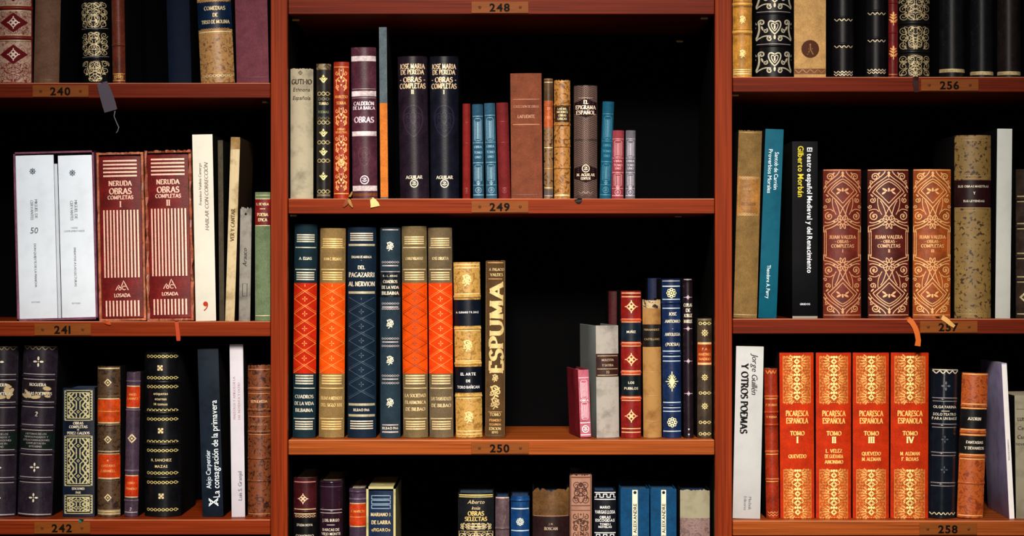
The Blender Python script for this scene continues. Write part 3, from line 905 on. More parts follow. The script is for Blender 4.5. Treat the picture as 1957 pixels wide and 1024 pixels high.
SH = [(-298, 516.5, 158.5, '240', 116, 107), (-298, 516.5, 614, '241', 120, 108), (-298, 516.5, 993, '242', 119, 107), (-298, 516.5, -262, None, 0, 0),
      (551, 1365.5, -1.5, '248', 955.5, 109), (551, 1365.5, 379.5, '249', 955.5, 109), (551, 1365.5, 840.5, '250', 955.5, 110), (551, 1365.5, 1282, None, 0, 0),
      (1400.5, 2215, 147, '256', 1815, 110), (1400.5, 2215, 609, '257', 1813, 110), (1400.5, 2215, 995, '258', 1812, 110), (1400.5, 2215, -273, None, 0, 0)]
def plate_mesh(num, w, h):
    v, f = bevbox((-w / 2, w / 2, -0.0011, 0, -h / 2, h / 2), 0.0003); ix = [0] * len(f)
    def add(vv, ff, m):
        b = len(v); v.extend(vv); f.extend(tuple(i + b for i in q) for q in ff); ix.extend([m] * len(ff))
    t2, tf = text2d(num, 0.0106, 'heavy', None, 0, 0.13)
    add([(a * 1.08, -0.00125, bb) for a, bb in t2], tf, 1)
    for sg in (-1, 1):      # round-headed fixing screws
        cx = sg * w * .355; n = 10; rr = .0021
        rings = [(rr, -.0011), (rr * .9, -.0017), (rr * .5, -.0021)]
        vv = [(cx + r * math.cos(2 * math.pi * i / n), y, r * math.sin(2 * math.pi * i / n)) for r, y in rings for i in range(n)]
        ff = [(r * n + i, r * n + (i + 1) % n, (r + 1) * n + (i + 1) % n, (r + 1) * n + i) for r in range(2) for i in range(n)] + [tuple(2 * n + i for i in range(n))]
        add(vv, ff, 2)
        add([(cx - rr * .6, -.00215, -.0004), (cx + rr * .6, -.00215, -.0001), (cx + rr * .6, -.00215, .0004), (cx - rr * .6, -.00215, .0001)], [(0, 1, 2, 3)], 1)
    return v, f, ix
for (a, b, y, num, px, pw) in SH:
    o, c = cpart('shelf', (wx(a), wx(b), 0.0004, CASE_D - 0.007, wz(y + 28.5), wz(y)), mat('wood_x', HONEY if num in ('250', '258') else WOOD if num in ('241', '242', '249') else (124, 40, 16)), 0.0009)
    o.data.materials.append(mat('wood_x', (222, 142, 104)))      # paler top front edge, a painted highlight line
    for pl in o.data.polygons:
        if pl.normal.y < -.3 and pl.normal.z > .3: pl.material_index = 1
    o['label'] = ('wooden shelf numbered ' + num) if num else 'wooden shelf without a visible number'
    if num:
        v, f, ix = plate_mesh(num, pw * S, 22.5 * S)
        p = mk('number_plate', v, f, [mat('brass', (148, 76, 20)), mat('print', (16, 8, 4)), mat('brass', (120, 66, 26))], o, None, ix)
        p.location = Vector((wx(px), 0.0003, wz(y + 15.5))) - c
        p['label'] = 'small brown plate reading ' + num
# shelf pins under the shelf ends
for (px, py, dp) in ((1346, 35, 60), (565, 38, 60), (1405, 182, 70), (508, 195, 70), (1296, 413, 250), (560, 412, 60), (1299, 79, 330)):
    w = 7 * S; k = (D + dp) / D
    o, c = cpart('shelf_pin', ((px - 978.5) * k * S - w, (px - 978.5) * k * S + w, dp * S, dp * S + .006, (512 - py) * k * S - .0012, (512 - py) * k * S + .0012), mat('brass', (190, 140, 80)), 0.0006)

# ---------------------------------------------------------------- palettes
GO = (222, 165, 92); PG = (228, 205, 155); CR = (228, 216, 192); SV = (205, 192, 190); OG = (240, 165, 85); WH = (236, 234, 232); DK = (28, 22, 20); GY = (120, 125, 130)
BLK = (13, 13, 16)

# ================================================================ shelf 240
book('leather book with cream panels and red diamonds at the far left above plate 240', 'L1', -8, 59, -150, ('leather', (122, 30, 30)), [
    L(-150, -48, (205, 165, 140), 'marbled', .95, (165, 100, 80), 'tooled_panel'), L(-41, 9, (205, 165, 140), 'marbled', .95, (170, 110, 90), 'tooled_panel'), L(21, 66, (205, 165, 140), 'marbled', .95, (170, 110, 90), 'tooled_panel'), L(79, 157, (205, 165, 140), 'marbled', .95, (170, 110, 90), 'tooled_panel'),
    R(15, 7, (140, 40, 35)), R(72, 7, (140, 40, 35)), R(-45, 7, (140, 40, 35)), G(10, 1.5, PG), G(20, 1.5, PG), G(67, 1.5, PG), G(77, 1.5, PG),
    O('disc', 43, .1, (110, 20, 25)), *[x for y in (43, 104, -16) for x in (('P', 'fill_diamond', y - 19, y + 19, (118, 22, 28), .8, 1, 0, 'print', False), O('quat', y, 12, (228, 205, 185)))],
    P('arab', 22, 66, (150, 70, 60), .9, .7, 3, 'print'), P('arab', 118, 156, (150, 60, 50), .9, .8, 5, 'print')], rnd=.3)
book('plain light brown cloth book between the cream panelled one and the black filigree one', 'L1', 62, 111, -140, ('cloth', (128, 92, 72)), [G(153, 1.2, (150, 110, 85))], lean=6, rnd=.3, name='cloth_book')
r = book('black leather book with cream filigree panels and a grey ribbon over plate 240', 'L1', 155, 209, -135, (
    'leather', BLK), [P('arab', -95, -45, PG, .92, 1.0, 11), P('arab', -37, -3, PG, .92, 1.0, 12), P('arab', 6, 53, PG, .92, 1.0, 13), P('arab', 63, 107, PG, .92, 1.0, 14), P('arab', 117, 156, PG, .92, 1.0, 15),
    R(1, 6), R(58, 6), R(112, 6), G(55, 1, SV), G(109, 1, SV)], lean=-9, rnd=.45)
ribbon_mark(r, [(192, 157.3, 26), (194, 157.3, 2), (195, 158.5, -2), (199, 170, -3), (203, 182, -3), (208, 198, -2.5), (212, 212, -2)], [16, 17, 20, 23, 25, 26, 25], (88, 80, 92), 'wide grey ribbon hanging over the shelf edge')
o = ribbon_mark(r, [(220, 212, -2), (218, 222, -2), (222, 232, -2), (227, 243, -2), (225, 250, -2), (222, 254, -2)], [2.2, 1.6, 1.6, 1.8, 1.4, .8], (120, 115, 120), 'frayed thread at the ribbon end')
book('narrow red brown leather book with a gilt foot beside the black filigree one', 'L1', 214, 239, -145, ('worn', (112, 48, 32), (170, 100, 60)), [
    R(86, 5), G(141, 1.5, GO), P('vine', 141, 152, GO, .8, .8), G(154, 2, GO), G(83, .8, (150, 80, 50)), G(40, 1, (150, 80, 50))], lean=-5, rnd=.45)
book('dark navy cloth book set deep in the gap left of the pale mottled book', 'L1', 322, 366, -120, ('cloth', (6, 20, 44)), [], lean=-8, rnd=.2, name='cloth_book', sb=95)
book('leaning leather book with mottled tan foot and a navy title label in gilt capitals', 'L1', 382, 447, -140, ('marbled', (188, 140, 84), (128, 84, 50)), [
    L(4, 57, (14, 34, 62)), P('rope', 1, 5, GO, .85, .8), P('rope', 55, 59, GO, .85, .8), G(62, 2.5, PG), G(66, 1, GO), G(140, 1.2, GO), P('rope', 143, 149, PG, .9, .9), G(-2, 3, PG),
    T(17, 'COMEDIAS', 7, PG, uf=.62, u=2), T(30, 'DE', 6.5, PG, u=3), T(43, 'TIRSO DE MOLINA', 6.5, PG, uf=.82, u=2)], lean=-15, rnd=.35)
book('plain mauve cloth book beside the upright above shelf 240', 'L1', 452, 514, -150, ('cloth', (122, 62, 74)), [G(148, .8, (100, 50, 62))], lean=-7, rnd=.12, name='cloth_book')

# ================================================================ shelf 241
slipcase('plum coloured slipcase holding two white volumes', 'L2', 33, 187, 291, ('leather', (146, 84, 108)), lean=-8, wall=3.4, group='slipcases')
book('left white volume in the plum slipcase with a small 50 on its spine', 'L2', 37, 110, 297, ('paper', (218, 226, 240)), [
    O('roundel', 328, 6.5, (92, 112, 132), u=-4, kind='print', name='emblem'), O('medal', 328, 4.5, (92, 112, 132), u=-4, kind='print', name='emblem'),
    V(-7, 402, 'CERVANTES', 5.5, (165, 168, 172), 38, -1), V(1, 400, 'MIGUEL DE', 5.5, (165, 168, 172), 36, -1), T(441, '50', 11, (118, 120, 124), 'sans', u=-4, it=.15, kind='print'),
    V(-3, 508, 'DON QUIJOTE DE LA MANCHA', 4.2, (138, 140, 146), 104, -1), T(578, 'EDITORES', 2.6, (170, 172, 176), 'sans', u=-4, kind='print')], lean=-8, rnd=.06, soft=True, name='paperback_book', lift=3.9, sb=2)
book('right white volume in the plum slipcase with two short lines at mid spine', 'L2', 118, 183, 297, ('paper', (218, 226, 240)), [
    O('roundel', 331, 6.5, (92, 112, 132), u=-5, kind='print', name='emblem'), O('medal', 331, 4.5, (92, 112, 132), u=-5, kind='print', name='emblem'),
    V(-8, 403, 'CERVANTES', 5.5, (165, 168, 172), 38, -1), V(0, 401, 'MIGUEL DE', 5.5, (165, 168, 172), 36, -1), T(436, 'VARIOS', 2.6, (160, 160, 165), 'sans', u=-4, kind='print'), T(442, 'COMPLEMENTARIOS', 3, (160, 160, 165), 'sans', u=-4, kind='print'),
    V(-4, 511, 'ENSAYOS A LAS LECTURAS', 4.2, (138, 140, 146), 104, -1), T(580, 'EDITORES', 2.6, (170, 172, 176), 'sans', u=-4, kind='print')], lean=-8, rnd=.06, soft=True, name='paperback_book', lift=6.2, sb=2)
book('narrow white strip of cover between the two white volumes in the plum slipcase', 'L2', 110.8, 117.2, 313, ('paper', (206, 212, 224)), [], lean=-7.6, rnd=.1, soft=True, name='paperback_book', lift=5.6, sb=5)  # left volume's cover edge, added as a thin separate book
BOX = ('worn', (206, 118, 82), (120, 44, 32)); NR = ('leather', (122, 22, 20)); NT = (240, 192, 170)
def neruda(label, num, x0, x1, top, dx):
    d = [P('hlines', top + 8, top + 40, NT, .80, 3.0, 5)] if False else []
    y = top
    for i in range(5): d.append(G(y + 10 + i * 7.2, 3.2, NT, .82))
    d += [T(y + 53, 'NERUDA', 9, NT, uf=.66), T(y + 68, 'OBRAS', 11, NT, uf=.64), T(y + 80, 'COMPLETAS', 7, NT, uf=.72), T(y + 93, num, 11, NT),
          P('vlines', y + 104, y + 233, NT, .82, 3.0, 11), O('peaks', y + 250, 12, NT), T(y + 267, 'LOSADA', 6.5, NT, uf=.45), P('vlines', y + 277, y + 307, NT, .78, 3.0, 10)]
    return book(label, 'L2', x0, x1, top, NR, d, lean=dx, rnd=.08, name='cloth_book', lift=5.0, sb=6)
slipcase('worn brown slipcase around red volume I on shelf 241', 'L2', 190, 279, 292, BOX, lean=-6, wall=4.0, rough=1.6, group='slipcases')
r1 = neruda('red cloth volume I with cream stripes in a worn slipcase', 'I', 195, 274, 298, -6)
slipcase('frayed brown slipcase with torn corners around red volume II on shelf 241', 'L2', 281.5, 370, 288, ('worn', (186, 98, 68), (206, 182, 152)), lean=-6, wall=4.4, rough=4.5, group='slipcases')
r2 = neruda('red cloth volume II with cream stripes in a frayed slipcase', 'II', 286.5, 365, 295, -6)
ribbon_mark(r2, [(336, 613.2, 30), (337, 613.2, 1), (337.5, 614.5, -2), (338.5, 624, -3), (340, 636, -3), (341, 646, -2.5), (341, 651, -2)], [5, 7, 7, 7, 7.5, 8, 7], (205, 75, 40), 'orange ribbon hanging over the shelf edge')
ribbon_mark(r1, [(196, 613.2, 30), (198, 613.2, 1), (201, 614.6, -1.5), (206, 617, -2.5), (212, 619.5, -2)], [4, 6, 6, 6, 3], (215, 85, 40), 'short orange ribbon end')
book('tall white paperback with a red comma at the foot of its spine', 'L2', 374, 413, 257, ('paper', (218, 213, 198)), [
    V(-6, 352, 'Francisco Valdivia Camargo', 5, (138, 128, 122), 106, 1, 'sans', .2), V(6, 376, 'HABLAR CON CORRECCIÓN', 7, (150, 130, 122), 142, 1, 'sans', .25), O('comma', 585, 9, (205, 62, 32), kind='print', name='emblem')],
    lean=-7, rnd=.05, soft=True, name='paperback_book')
book('thin drab book set back between the white paperback and the cream frayed one', 'L2', 419, 429, 268, ('cloth', (84, 74, 58)), [], lean=-3, rnd=.1, name='cloth_book', sb=20)
book('thin cream leaning book with a torn head and vertical lettering', 'L2', 430, 448, 262, ('paper', (214, 192, 150), (178, 150, 104)), [
    V(0, 430, 'VER Y CANTAR', 7, (120, 98, 70), 112, 1, 'serif'), L(262, 285, (166, 128, 76), 'paper', .98, (200, 170, 120), 'worn_patch')], lean=11, rnd=.12, soft=True, name='paperback_book', ragged=5, boards=(70, 50, 30))
book('short grey torn booklet leaning beside the green book', 'L2', 456, 478, 395, ('paper', (166, 160, 150), (112, 108, 102)), [
    V(-1, 492, 'Arauco', 8, (52, 50, 50), 42, 1, 'sans', .3), ('P', 'panelbox', 542, 566, (70, 66, 62), .4, 1.2, 0, 'print', False), O('disc', 409, 2.2, (40, 38, 36), kind='print', name='hole_mark')], lean=3, rnd=.2, soft=True, name='paperback_book', ragged=5)
book('sage green cloth book with a dark red label beside the upright', 'L2', 487, 516.5, 367, ('cloth', (116, 134, 98)), [
    L(380, 430, (122, 22, 24)), T(390, 'L. DE VEGA', 4.5, PG, uf=.8), G(399, 1.2, PG, .35), T(410, 'POESIA', 5.5, PG, uf=.72), T(420, 'EPICA', 5.5, PG, uf=.6), G(380, 1.2, PG), G(431, 1.2, PG), G(603, 1.2, PG), G(373, .8, PG)], rnd=.25, name='cloth_book')

# ================================================================ shelf 242
PU = ('worn', (46, 38, 50), (74, 62, 76))
def tome(label, x0, x1, num, lean, bands=True):
    d = []
    for y in (721, 774, 818, 865, 918): d += [R(y, 5.5), G(y - 5, 1.3, SV, .9), G(y + 5, 1.3, SV, .9)]
    d += [L(728, 765, (38, 28, 34), 'leather', .9, None, 'title_label', 'torn title label'), P('torn', 729, 764, (214, 186, 140), .9, 1, 14 if num == '1' else 7, 'print'), T(736, 'NOGUERA', 5.5, CR, uf=.6), T(753, 'OBRAS POETICAS', 5.5, CR, uf=.78),
          L(826, 859, (22, 34, 30))]
    for i, s in enumerate(('HISTORIAS DE LOS', 'TIEMPOS PASADOS Y', 'OTRAS NARRACIONES', 'COMPUESTAS EN', 'ESTE REINO')): d.append(T(830 + i * 6, s, 3.4, SV, 'sans', .78))
    d += [O('cross', 692, 10, CR), O('cross', 894, 9, CR), O('cross', 952, 9, CR), T(792, num, 8, CR), G(984, 2, SV), P('wave', 664, 669, (196, 170, 130), .9, 1.6), G(663, 1, (180, 150, 110), .95)]
    return book(label, 'L3', x0, x1, 661, PU, d, lean=lean, rnd=.38, ragged=4)
tome('dark purple leather tome cut off by the left picture edge above plate 242', -42, 26, '1', 6)
tome('dark purple leather tome with a torn label and a figure 2 on shelf 242', 29, 96, '2', 12)
r = book('navy book covered in cream interlaced strapwork with a green ribbon below', 'L3', 119, 180, 741, ('leather', (18, 30, 52)), [
    L(745, 981, (22, 28, 42), 'leather', .88, None, 'tooled_panel'), P('strap', 746, 803, (212, 202, 150), .86, 1.5), P('strap', 833, 928, (212, 202, 150), .86, 1.5), P('strap', 946, 981, (212, 202, 150), .86, 1.5),
    L(804, 832, (10, 22, 42), 'leather', .78), L(929, 945, (10, 22, 42), 'leather', .78), T(808.5, 'OBRAS', 5, CR, uf=.4), T(815.5, 'COMPLETAS', 5, CR, uf=.66), T(821, 'DE', 2.6, CR), T(827.5, 'PEREZ GALDOS', 5, CR, uf=.72),
    T(933.5, 'EDICIONES', 4, CR, uf=.64), T(941, 'PAX', 4, CR)], rnd=.12, pages=(60, 90, 130))
ribbon_mark(r, [(158, 992, 30), (157, 992, 8), (156, 992.4, 1), (154, 994, -2), (152, 998, -2)], [7, 8, 9, 8, 3], (30, 130, 115), 'teal ribbon end')
book('brown mottled book with two orange labels and pale diamonds', 'L3', 184, 228, 700, ('marbled', (92, 66, 44), (46, 32, 26)), [
    L(763, 807, (222, 78, 22)), L(868, 913, (216, 66, 18)), *[G(y, 2.2, PG) for y in (704, 762, 808, 812, 867, 863, 914, 918)], G(786, 1.2, OG), G(757, 2, (150, 110, 60)), O('diamond', 731, 6, PG), O('diamond', 840, 6, PG), O('diamond', 951, 6, PG),
    R(759, 4), R(813, 4), R(865, 4), R(917, 4), O('disc', 880, 1.8, OG), T(890, 'GUSTAVO', 4.5, OG, uf=.66), T(900, 'CABANELL', 4.5, OG, uf=.72), L(974, 984, (160, 138, 100), 'leather', 1, None, 'foot_band'), G(977, 1.4, PG), G(982, 1.2, PG)], rnd=.42)
book('slim grey purple book with two red orange labels and one pale diamond', 'L3', 236, 262.5, 711, ('worn', (78, 60, 78), (112, 96, 108)), [
    L(738, 779, (214, 62, 22)), L(909, 950, (214, 56, 20)), *[G(y, 1.8, PG) for y in (738, 779, 909, 950)], *[R(y, 4.5, (112, 92, 112)) for y in (729, 784, 900, 957)], O('diamond', 838, 7, PG), T(754, 'ANGEL', 4, OG, uf=.8), T(762, 'GANIVET', 4, OG, uf=.86), T(923, 'LIBRO', 4, OG, uf=.8), T(934, 'PRIMERO', 4, OG, uf=.86), T(973, '2', 6, SV), G(979, 1.5, SV)], lean=5, rnd=.45)
d = []
for y in (730, 789, 849, 913): d.append(R(y, 7))
for y in (681, 722, 739, 784, 801, 844, 861, 904, 922, 974): d.append(P('rope', y - 3, y + 3, (232, 212, 130), .86, 1.1))
d += [O('square', 703, 6, PG, u=-2), O('square', 823, 6, PG, u=-1), O('square', 948, 6, PG, u=0), T(752, 'etiquetas', 5, PG, 'bold', .5, u=-1), T(762, 'eternas', 5, PG, 'bold', .46, u=-1), T(772, '14 tomos', 5, PG, 'bold', .46, u=-1),
      T(879, 'R. SANCHEZ', 5, PG, 'bold', .56), T(891, 'MAZAS', 5, PG, 'bold', .35)]
book('thick black leather book with gold rope bands and small gilt squares', 'L3', 273, 343, 673, ('leather', (14, 15, 19)), d, rnd=.42)
book('leaning dark navy book with large white lettering running upward', 'L3', 387, 427, 667, ('paper', (22, 34, 48), (14, 22, 34)), [
    V(-6, 897, 'Alejo Carpentier', 9, (210, 226, 238), 74, 1), V(8, 858, 'La consagración de la primavera', 12, (226, 236, 244), 186, 1), O('crossed', 960, 9, (222, 232, 240), u=2, kind='print', name='emblem')], lean=-10, rnd=.08, soft=True, name='paperback_book')
book('thin white book with pinkish vertical title beside the brown mottled one', 'L3', 442.5, 468.5, 658, ('paper', (204, 199, 208)), [
    V(-5, 760, 'MAESTROS Y AMIGOS DE LA', 4.5, (206, 170, 176), 150, 1), V(4, 766, 'DEL NOVENTA Y OCHO', 4.5, (206, 170, 176), 140, 1), V(4, 928, 'Luis S. Granjel', 7, (120, 116, 124), 62, 1)], lean=-4, rnd=.08, soft=True, name='paperback_book')
book('brown marbled leather book with copper lines beside the upright above shelf 242', 'L3', 472, 516.5, 696, ('marbled', (128, 66, 34), (54, 28, 20)), [
    *[R(y, 4.5) for y in (744, 784, 826, 876, 919)], *[G(y, 1.3, (226, 150, 100)) for y in (706, 741, 752, 782, 796, 824, 830, 875, 918, 982)], T(767, 'SEPULVEDA', 4.8, (236, 180, 130), uf=.74), T(811, 'ANTOLOGIA', 4.4, (190, 130, 90), uf=.7)], rnd=.4, ragged=3)

# ================================================================ shelf 249
book('pale parchment bound book with faint brown handwriting, leftmost on shelf 249', 'C1', 554, 598, 130, ('paper', (196, 184, 156), (160, 150, 126)), [
    O('diamond', 139, 3.5, (96, 82, 66), u=-2, kind='print', name='ornament'), T(156, 'GUTI-IO', 9, (66, 54, 42), 'serif', .88, kind='print'), T(171, 'Ethnona', 7, (66, 54, 42), 'sans', .85, it=.15, kind='print'), T(187, 'Española', 7, (72, 60, 48), 'sans', .85, it=.2, kind='print')], rnd=.3, name='parchment_book', ragged=2)
d = [L(122, 133, (150, 128, 92), 'marbled', 1, (80, 62, 44), 'head_cap'), *[O('palmette', y, 7.5, (228, 216, 140)) for y in (150, 253, 289, 336)], *[P('rope', y - 4, y + 4, (206, 190, 130), .85, 1.4) for y in (179, 234, 272, 307, 366)], P('rope', 186, 192, (160, 150, 110), .8, 1.0), L(193, 222, (30, 38, 42)), T(198, 'TURRO', 4.5, PG, uf=.7), T(214, 'POEMAS', 4.5, (150, 150, 110), uf=.74), P('rope', 223, 229, (150, 140, 100), .8, 1.0), G(373, 4, (150, 130, 100), .9)]
book('slim black book with gilt palmettes next to the parchment one', 'C1', 604, 632, 121, ('worn', (40, 35, 34), (66, 58, 50)), d, rnd=.4, ragged=2)
r = book('slim orange red leather book covered in gilt candelabra scrolls', 'C1', 637, 667, 118, ('leather', (168, 46, 22)), [
    P('vine', 131, 176, (246, 178, 108), .82, 1.0), T(185, 'NARCESO', 5, OG, uf=.82), T(197, 'SERRA', 5, OG, uf=.66), P('vine', 205, 242, (246, 178, 108), .82, 1.0), T(247, 'OBRAS', 4, OG, uf=.66), T(253, 'SELECTAS', 4, OG, uf=.84), P('vine', 258, 366, (246, 178, 108), .82, 1.0), G(128, 1.5, OG), G(370, 2, OG), O('wheel', 311, 7, (246, 178, 108))], rnd=.3)
ribbon_mark(r, [(667, 378.6, 28), (668, 378.6, 1), (668, 380, -2), (664, 384, -3), (660, 390, -3), (656, 395, -2.5)], [4, 6, 8, 9, 7, 3], (150, 70, 35), 'frayed brown ribbon end')
ribbon_mark(r, [(673, 366, 22), (671, 371, 12), (668, 376, 2), (667, 382, -3.5), (670, 390, -3.5), (674, 396, -3)], [2, 4, 5, 6, 5, 2], (186, 140, 70), 'frayed yellowish ribbon strand')
r = book('thick purple leather book with wide silver bands and OBRAS in silver', 'C1', 673, 721, 90, ('worn', (84, 42, 56), (112, 66, 84)), [
    *[L(a, b, (214, 196, 198), 'worn', .98, (238, 220, 222), 'silver_band') for a, b in ((107, 117), (174, 184), (251, 260), (355, 365))], G(170, .8, SV), G(187, .8, SV),
    T(198, 'CALDERÓN', 6.5, (238, 214, 224), uf=.82), T(206.5, 'DE LA BARCA', 6, (238, 214, 224), uf=.88), T(229, 'OBRAS', 10.5, (232, 208, 216), uf=.78), O('medal', 344, 8.5, (226, 200, 208)), O('crest', 300, 18, (112, 66, 80), kind='blind'), L(369, 375, (120, 66, 36), 'worn', 1, (180, 110, 60), 'foot_band')], lean=-3, rnd=.3)
ribbon_mark(r, [(705, 378.6, 28), (708, 378.6, 2), (710, 379.8, -2), (713, 384, -3), (716, 390, -3), (717, 395, -2.5)], [5, 6, 8, 12, 16, 18], (226, 200, 130), 'pale yellow ribbon end')
book('tall thin book, grey blue above and orange below', 'C1', 727, 742, 52, ('cloth', (98, 112, 120)), [L(197, 377, (226, 128, 48), 'cloth', 1.0, None, 'lower_spine', 'orange lower half of the spine')], lean=-3, rnd=.08, soft=True, name='cloth_book')
def pereda(label, num, x0, x1, col, lean):
    d = [T(127, 'JOSE MARIA', 9, (238, 208, 168), uf=.86), T(138, 'DE PEREDA', 8.5, (238, 208, 168), uf=.8), T(152.5, '- OBRAS -', 9.5, (238, 208, 168), uf=.88), T(164.5, 'COMPLETAS', 9.5, (238, 208, 168), uf=.88), T(176, num, 8, (238, 208, 168)),
         O('crest', 232, 30, (col[0] + 22, col[1] + 18, col[2] + 24), kind='blind'), O('crest', 232, 20, (col[0] + 16, col[1] + 14, col[2] + 20), kind='blind'), T(339, 'AGUILAR', 6, CR, uf=.62), O('medal', 351, 8, CR)]
    return book(label, 'C1', x0, x1, 107, ('leather', col), d, lean=lean, rnd=.42)
pereda('dark plum leather volume II with cream capitals and an embossed crest', 'II', 764, 820, (38, 26, 38), -5)
pereda('blue black leather volume I with cream capitals and an embossed crest', 'I', 822.5, 877, (20, 21, 35), -2)
RD = ('cloth', (132, 32, 32))
def pocket(label, x0, x1, top, col, ink, lean, labelled=True):
    H = 377 - top; f = lambda t: top + t * H
    d = [G(f(.13), 1.2, ink), P('column', f(.15), f(.40), ink, .86, 1.0), G(f(.415), 1.2, ink), T(f(.46), 'OBRA', 4.5, ink, uf=.8, kind='print'), T(f(.52), 'TOMO', 4.5, ink, uf=.74, kind='print'), T(f(.57), 'UNO', 4.5, ink, uf=.7, kind='print'), G(f(.63), 1.6, ink), P('column', f(.65), f(.83), ink, .86, 1.0), O('palmette', f(.845), 4, ink), G(f(.87), 1.2, ink), O('medal', f(.925), 6, ink), G(f(.975), 2, ink)]
    return book(label, 'C1', x0, x1, top, ('cloth', col), d if labelled else [G(f(.2), .8, ink), G(f(.42), .8, ink), G(f(.9), .8, ink), O('medal', f(.93), 5, ink)], lean=lean, rnd=.35, name='pocket_book')
pocket('thin plain red pocket book right of the blue black volume', 884, 899, 198, (138, 32, 28), (158, 52, 44), 0, False)
pocket('blue pocket book with pale columns, left of the blue pair on shelf 249', 904, 925, 199, (44, 88, 116), (148, 186, 206), -2)
pocket('blue pocket book with pale columns, right of the blue pair on shelf 249', 929, 950, 197, (50, 96, 122), (140, 182, 204), -4)
pocket('dark red pocket book pressed against the big brown book', 953, 976, 196, (124, 34, 36), (160, 62, 58), -5, False)
r = book('wide rust brown cloth book with faint gilt rules in mid shelf 249', 'C1', 977, 1037, 140, ('cloth', (136, 72, 48)), [G(190, 1.2, (190, 120, 84), .86), G(238, 1.6, (200, 128, 90), .86), T(204, 'COLECCION DE OBRAS', 4.6, (176, 112, 80), uf=.82), T(223, 'LAFUENTE', 6, (190, 128, 96), uf=.56), G(372, 2, (120, 56, 36), .98)], lean=-2, rnd=.1, name='cloth_book')
book('narrow speckled brown book with an orange label', 'C1', 1039.5, 1057, 150, ('speckle', (150, 108, 66), (56, 38, 26)), [L(152, 192, (92, 66, 42), 'leather', 1, None, 'head_panel'), L(193, 243, (200, 96, 48)), G(157, 1.4, PG), G(282, 1.8, PG), G(322, 1.6, GO), G(359, 1.8, PG), L(362, 376, (110, 96, 88), 'leather', 1, None, 'foot_band'), G(374, 1.4, SV), P('rope', 205, 210, (230, 140, 90), .6, .8), P('rope', 222, 227, (230, 140, 90), .6, .8)], rnd=.42)
book('mottled golden tan leather book with raised bands and a dark lettered panel', 'C1', 1059, 1090, 152, ('marbled', (190, 130, 62), (116, 70, 32)), [L(203, 233, (60, 36, 24), 'leather', .92), T(208, 'LAS MIL', 4, PG, uf=.8), T(214, 'MEJORES', 4, PG, uf=.84), T(220.5, 'OBRAS', 4, PG, uf=.66), T(227, 'LIRICAS', 4, PG, uf=.8), *[R(y, 5.5) for y in (200, 238, 279, 320)], G(199, 2.5, PG), G(237, 2.5, PG), G(279, 2.5, PG), G(320, 2.5, PG), G(373, 3, PG), G(156, 1.5, GO)], rnd=.4, ragged=3)
r = book('mauve brown herringbone patterned book with dark lozenge labels', 'C1', 1097, 1142, 163, ('cloth', (86, 66, 62)), [
    P('herring', 164, 374, (150, 118, 104), .96, 1.1), ('P', 'fill_hex', 188, 225, (38, 20, 22), .97, 1, 0, 'print', False), ('P', 'fill_hex', 314, 349, (38, 20, 22), .97, 1, 0, 'print', False), G(187, 1, (206, 176, 150), .6), P('rope', 265, 269, (60, 44, 42), .95, 1.2),
    T(195, 'EL', 7, (238, 214, 190)), T(205, 'EPIGRAMA', 7, (238, 214, 190), uf=.86), T(215, 'ESPAÑOL', 7, (238, 214, 190), uf=.82), O('medal', 322, 7.5, (226, 204, 178)), T(334, 'M. AGUILAR', 5, (232, 208, 180), uf=.86), T(341, 'EDITOR', 4.5, (232, 208, 180), uf=.5), P('wave', 366, 370, (190, 160, 140), .6, 1)], rnd=.42, name='cloth_book')
ribbon_mark(r, [(1104, 378.6, 28), (1105, 378.6, 1), (1105, 380, -2), (1106, 384, -3), (1106, 388, -2.5)], [8, 10, 15, 12, 5], (20, 17, 20), 'short black ribbon end')
pocket('teal blue pocket book leaning beside the small pink one', 1146, 1168, 194, (20, 92, 122), (84, 156, 182), 6)
pocket('small pink pocket book at the right end of shelf 249', 1169, 1192, 249, (158, 62, 72), (226, 158, 164), 1)
pocket('small grey lilac pocket book, last on shelf 249', 1195, 1214, 249, (112, 108, 118), (196, 190, 202), 1)

# ================================================================ shelf 250
def bilbao(label, x0, x1, top, bodyc, orange, gold, lean, head, foot, hy, fy, sat=(240, 80, 4), ink=(250, 150, 60), worn=False):
    d = [G(top + 21 + i * 4.2, 2.4, gold, .78) for i in range(4)]
    d += [G(473, 1.8, gold, .9), G(515, 1.8, gold, .9)] + [G(521 + i * 4.4, 2.4, gold, .78) for i in range(4)] + [L(541, 714, sat, 'cloth', 1.0, None, 'orange_panel', 'orange panel with lozenge lattice'), P('lattice', 543, 713, ink, .96, 1.0)]
    d += [G(718 + i * 5.0, 2.8, gold, .78) for i in range(4)] + [G(742, 1.8, gold, .9), G(800, 1.8, gold, .9)] + [G(806 + i * 4.6, 2.6, gold, .78) for i in range(4)]
    d += [R(531, 20, bodyc), R(727, 20, bodyc), R(812, 18, bodyc), R(top + 28, 18, bodyc)][:0]
    d += [T(hy, head, 5.2, gold, uf=.7)] + [T(fy + i * 13, s, 6.2, gold, uf=.84) for i, s in enumerate(foot)]
    return book(label, 'C2', x0, x1, top, ('cloth', bodyc), d, lean=lean, rnd=.36)
bilbao('dark teal book with a red orange lattice panel, leftmost on shelf 250', 558, 602, 428, (20, 46, 58), 1, (218, 212, 190), 4, 'A. ELIAS', ('CUADROS', 'DE LA VIDA', 'BILBAINA'), 494, 758, (208, 38, 6))
bilbao('khaki book with an orange lattice panel, second on shelf 250', 608, 657, 436, (152, 122, 74), 1, (236, 200, 130), 3, 'JUAN E. DELMAS', ('BILBAO A MEDIADOS', 'DEL SIGLO XIX'), 495, 761)
lat = patt
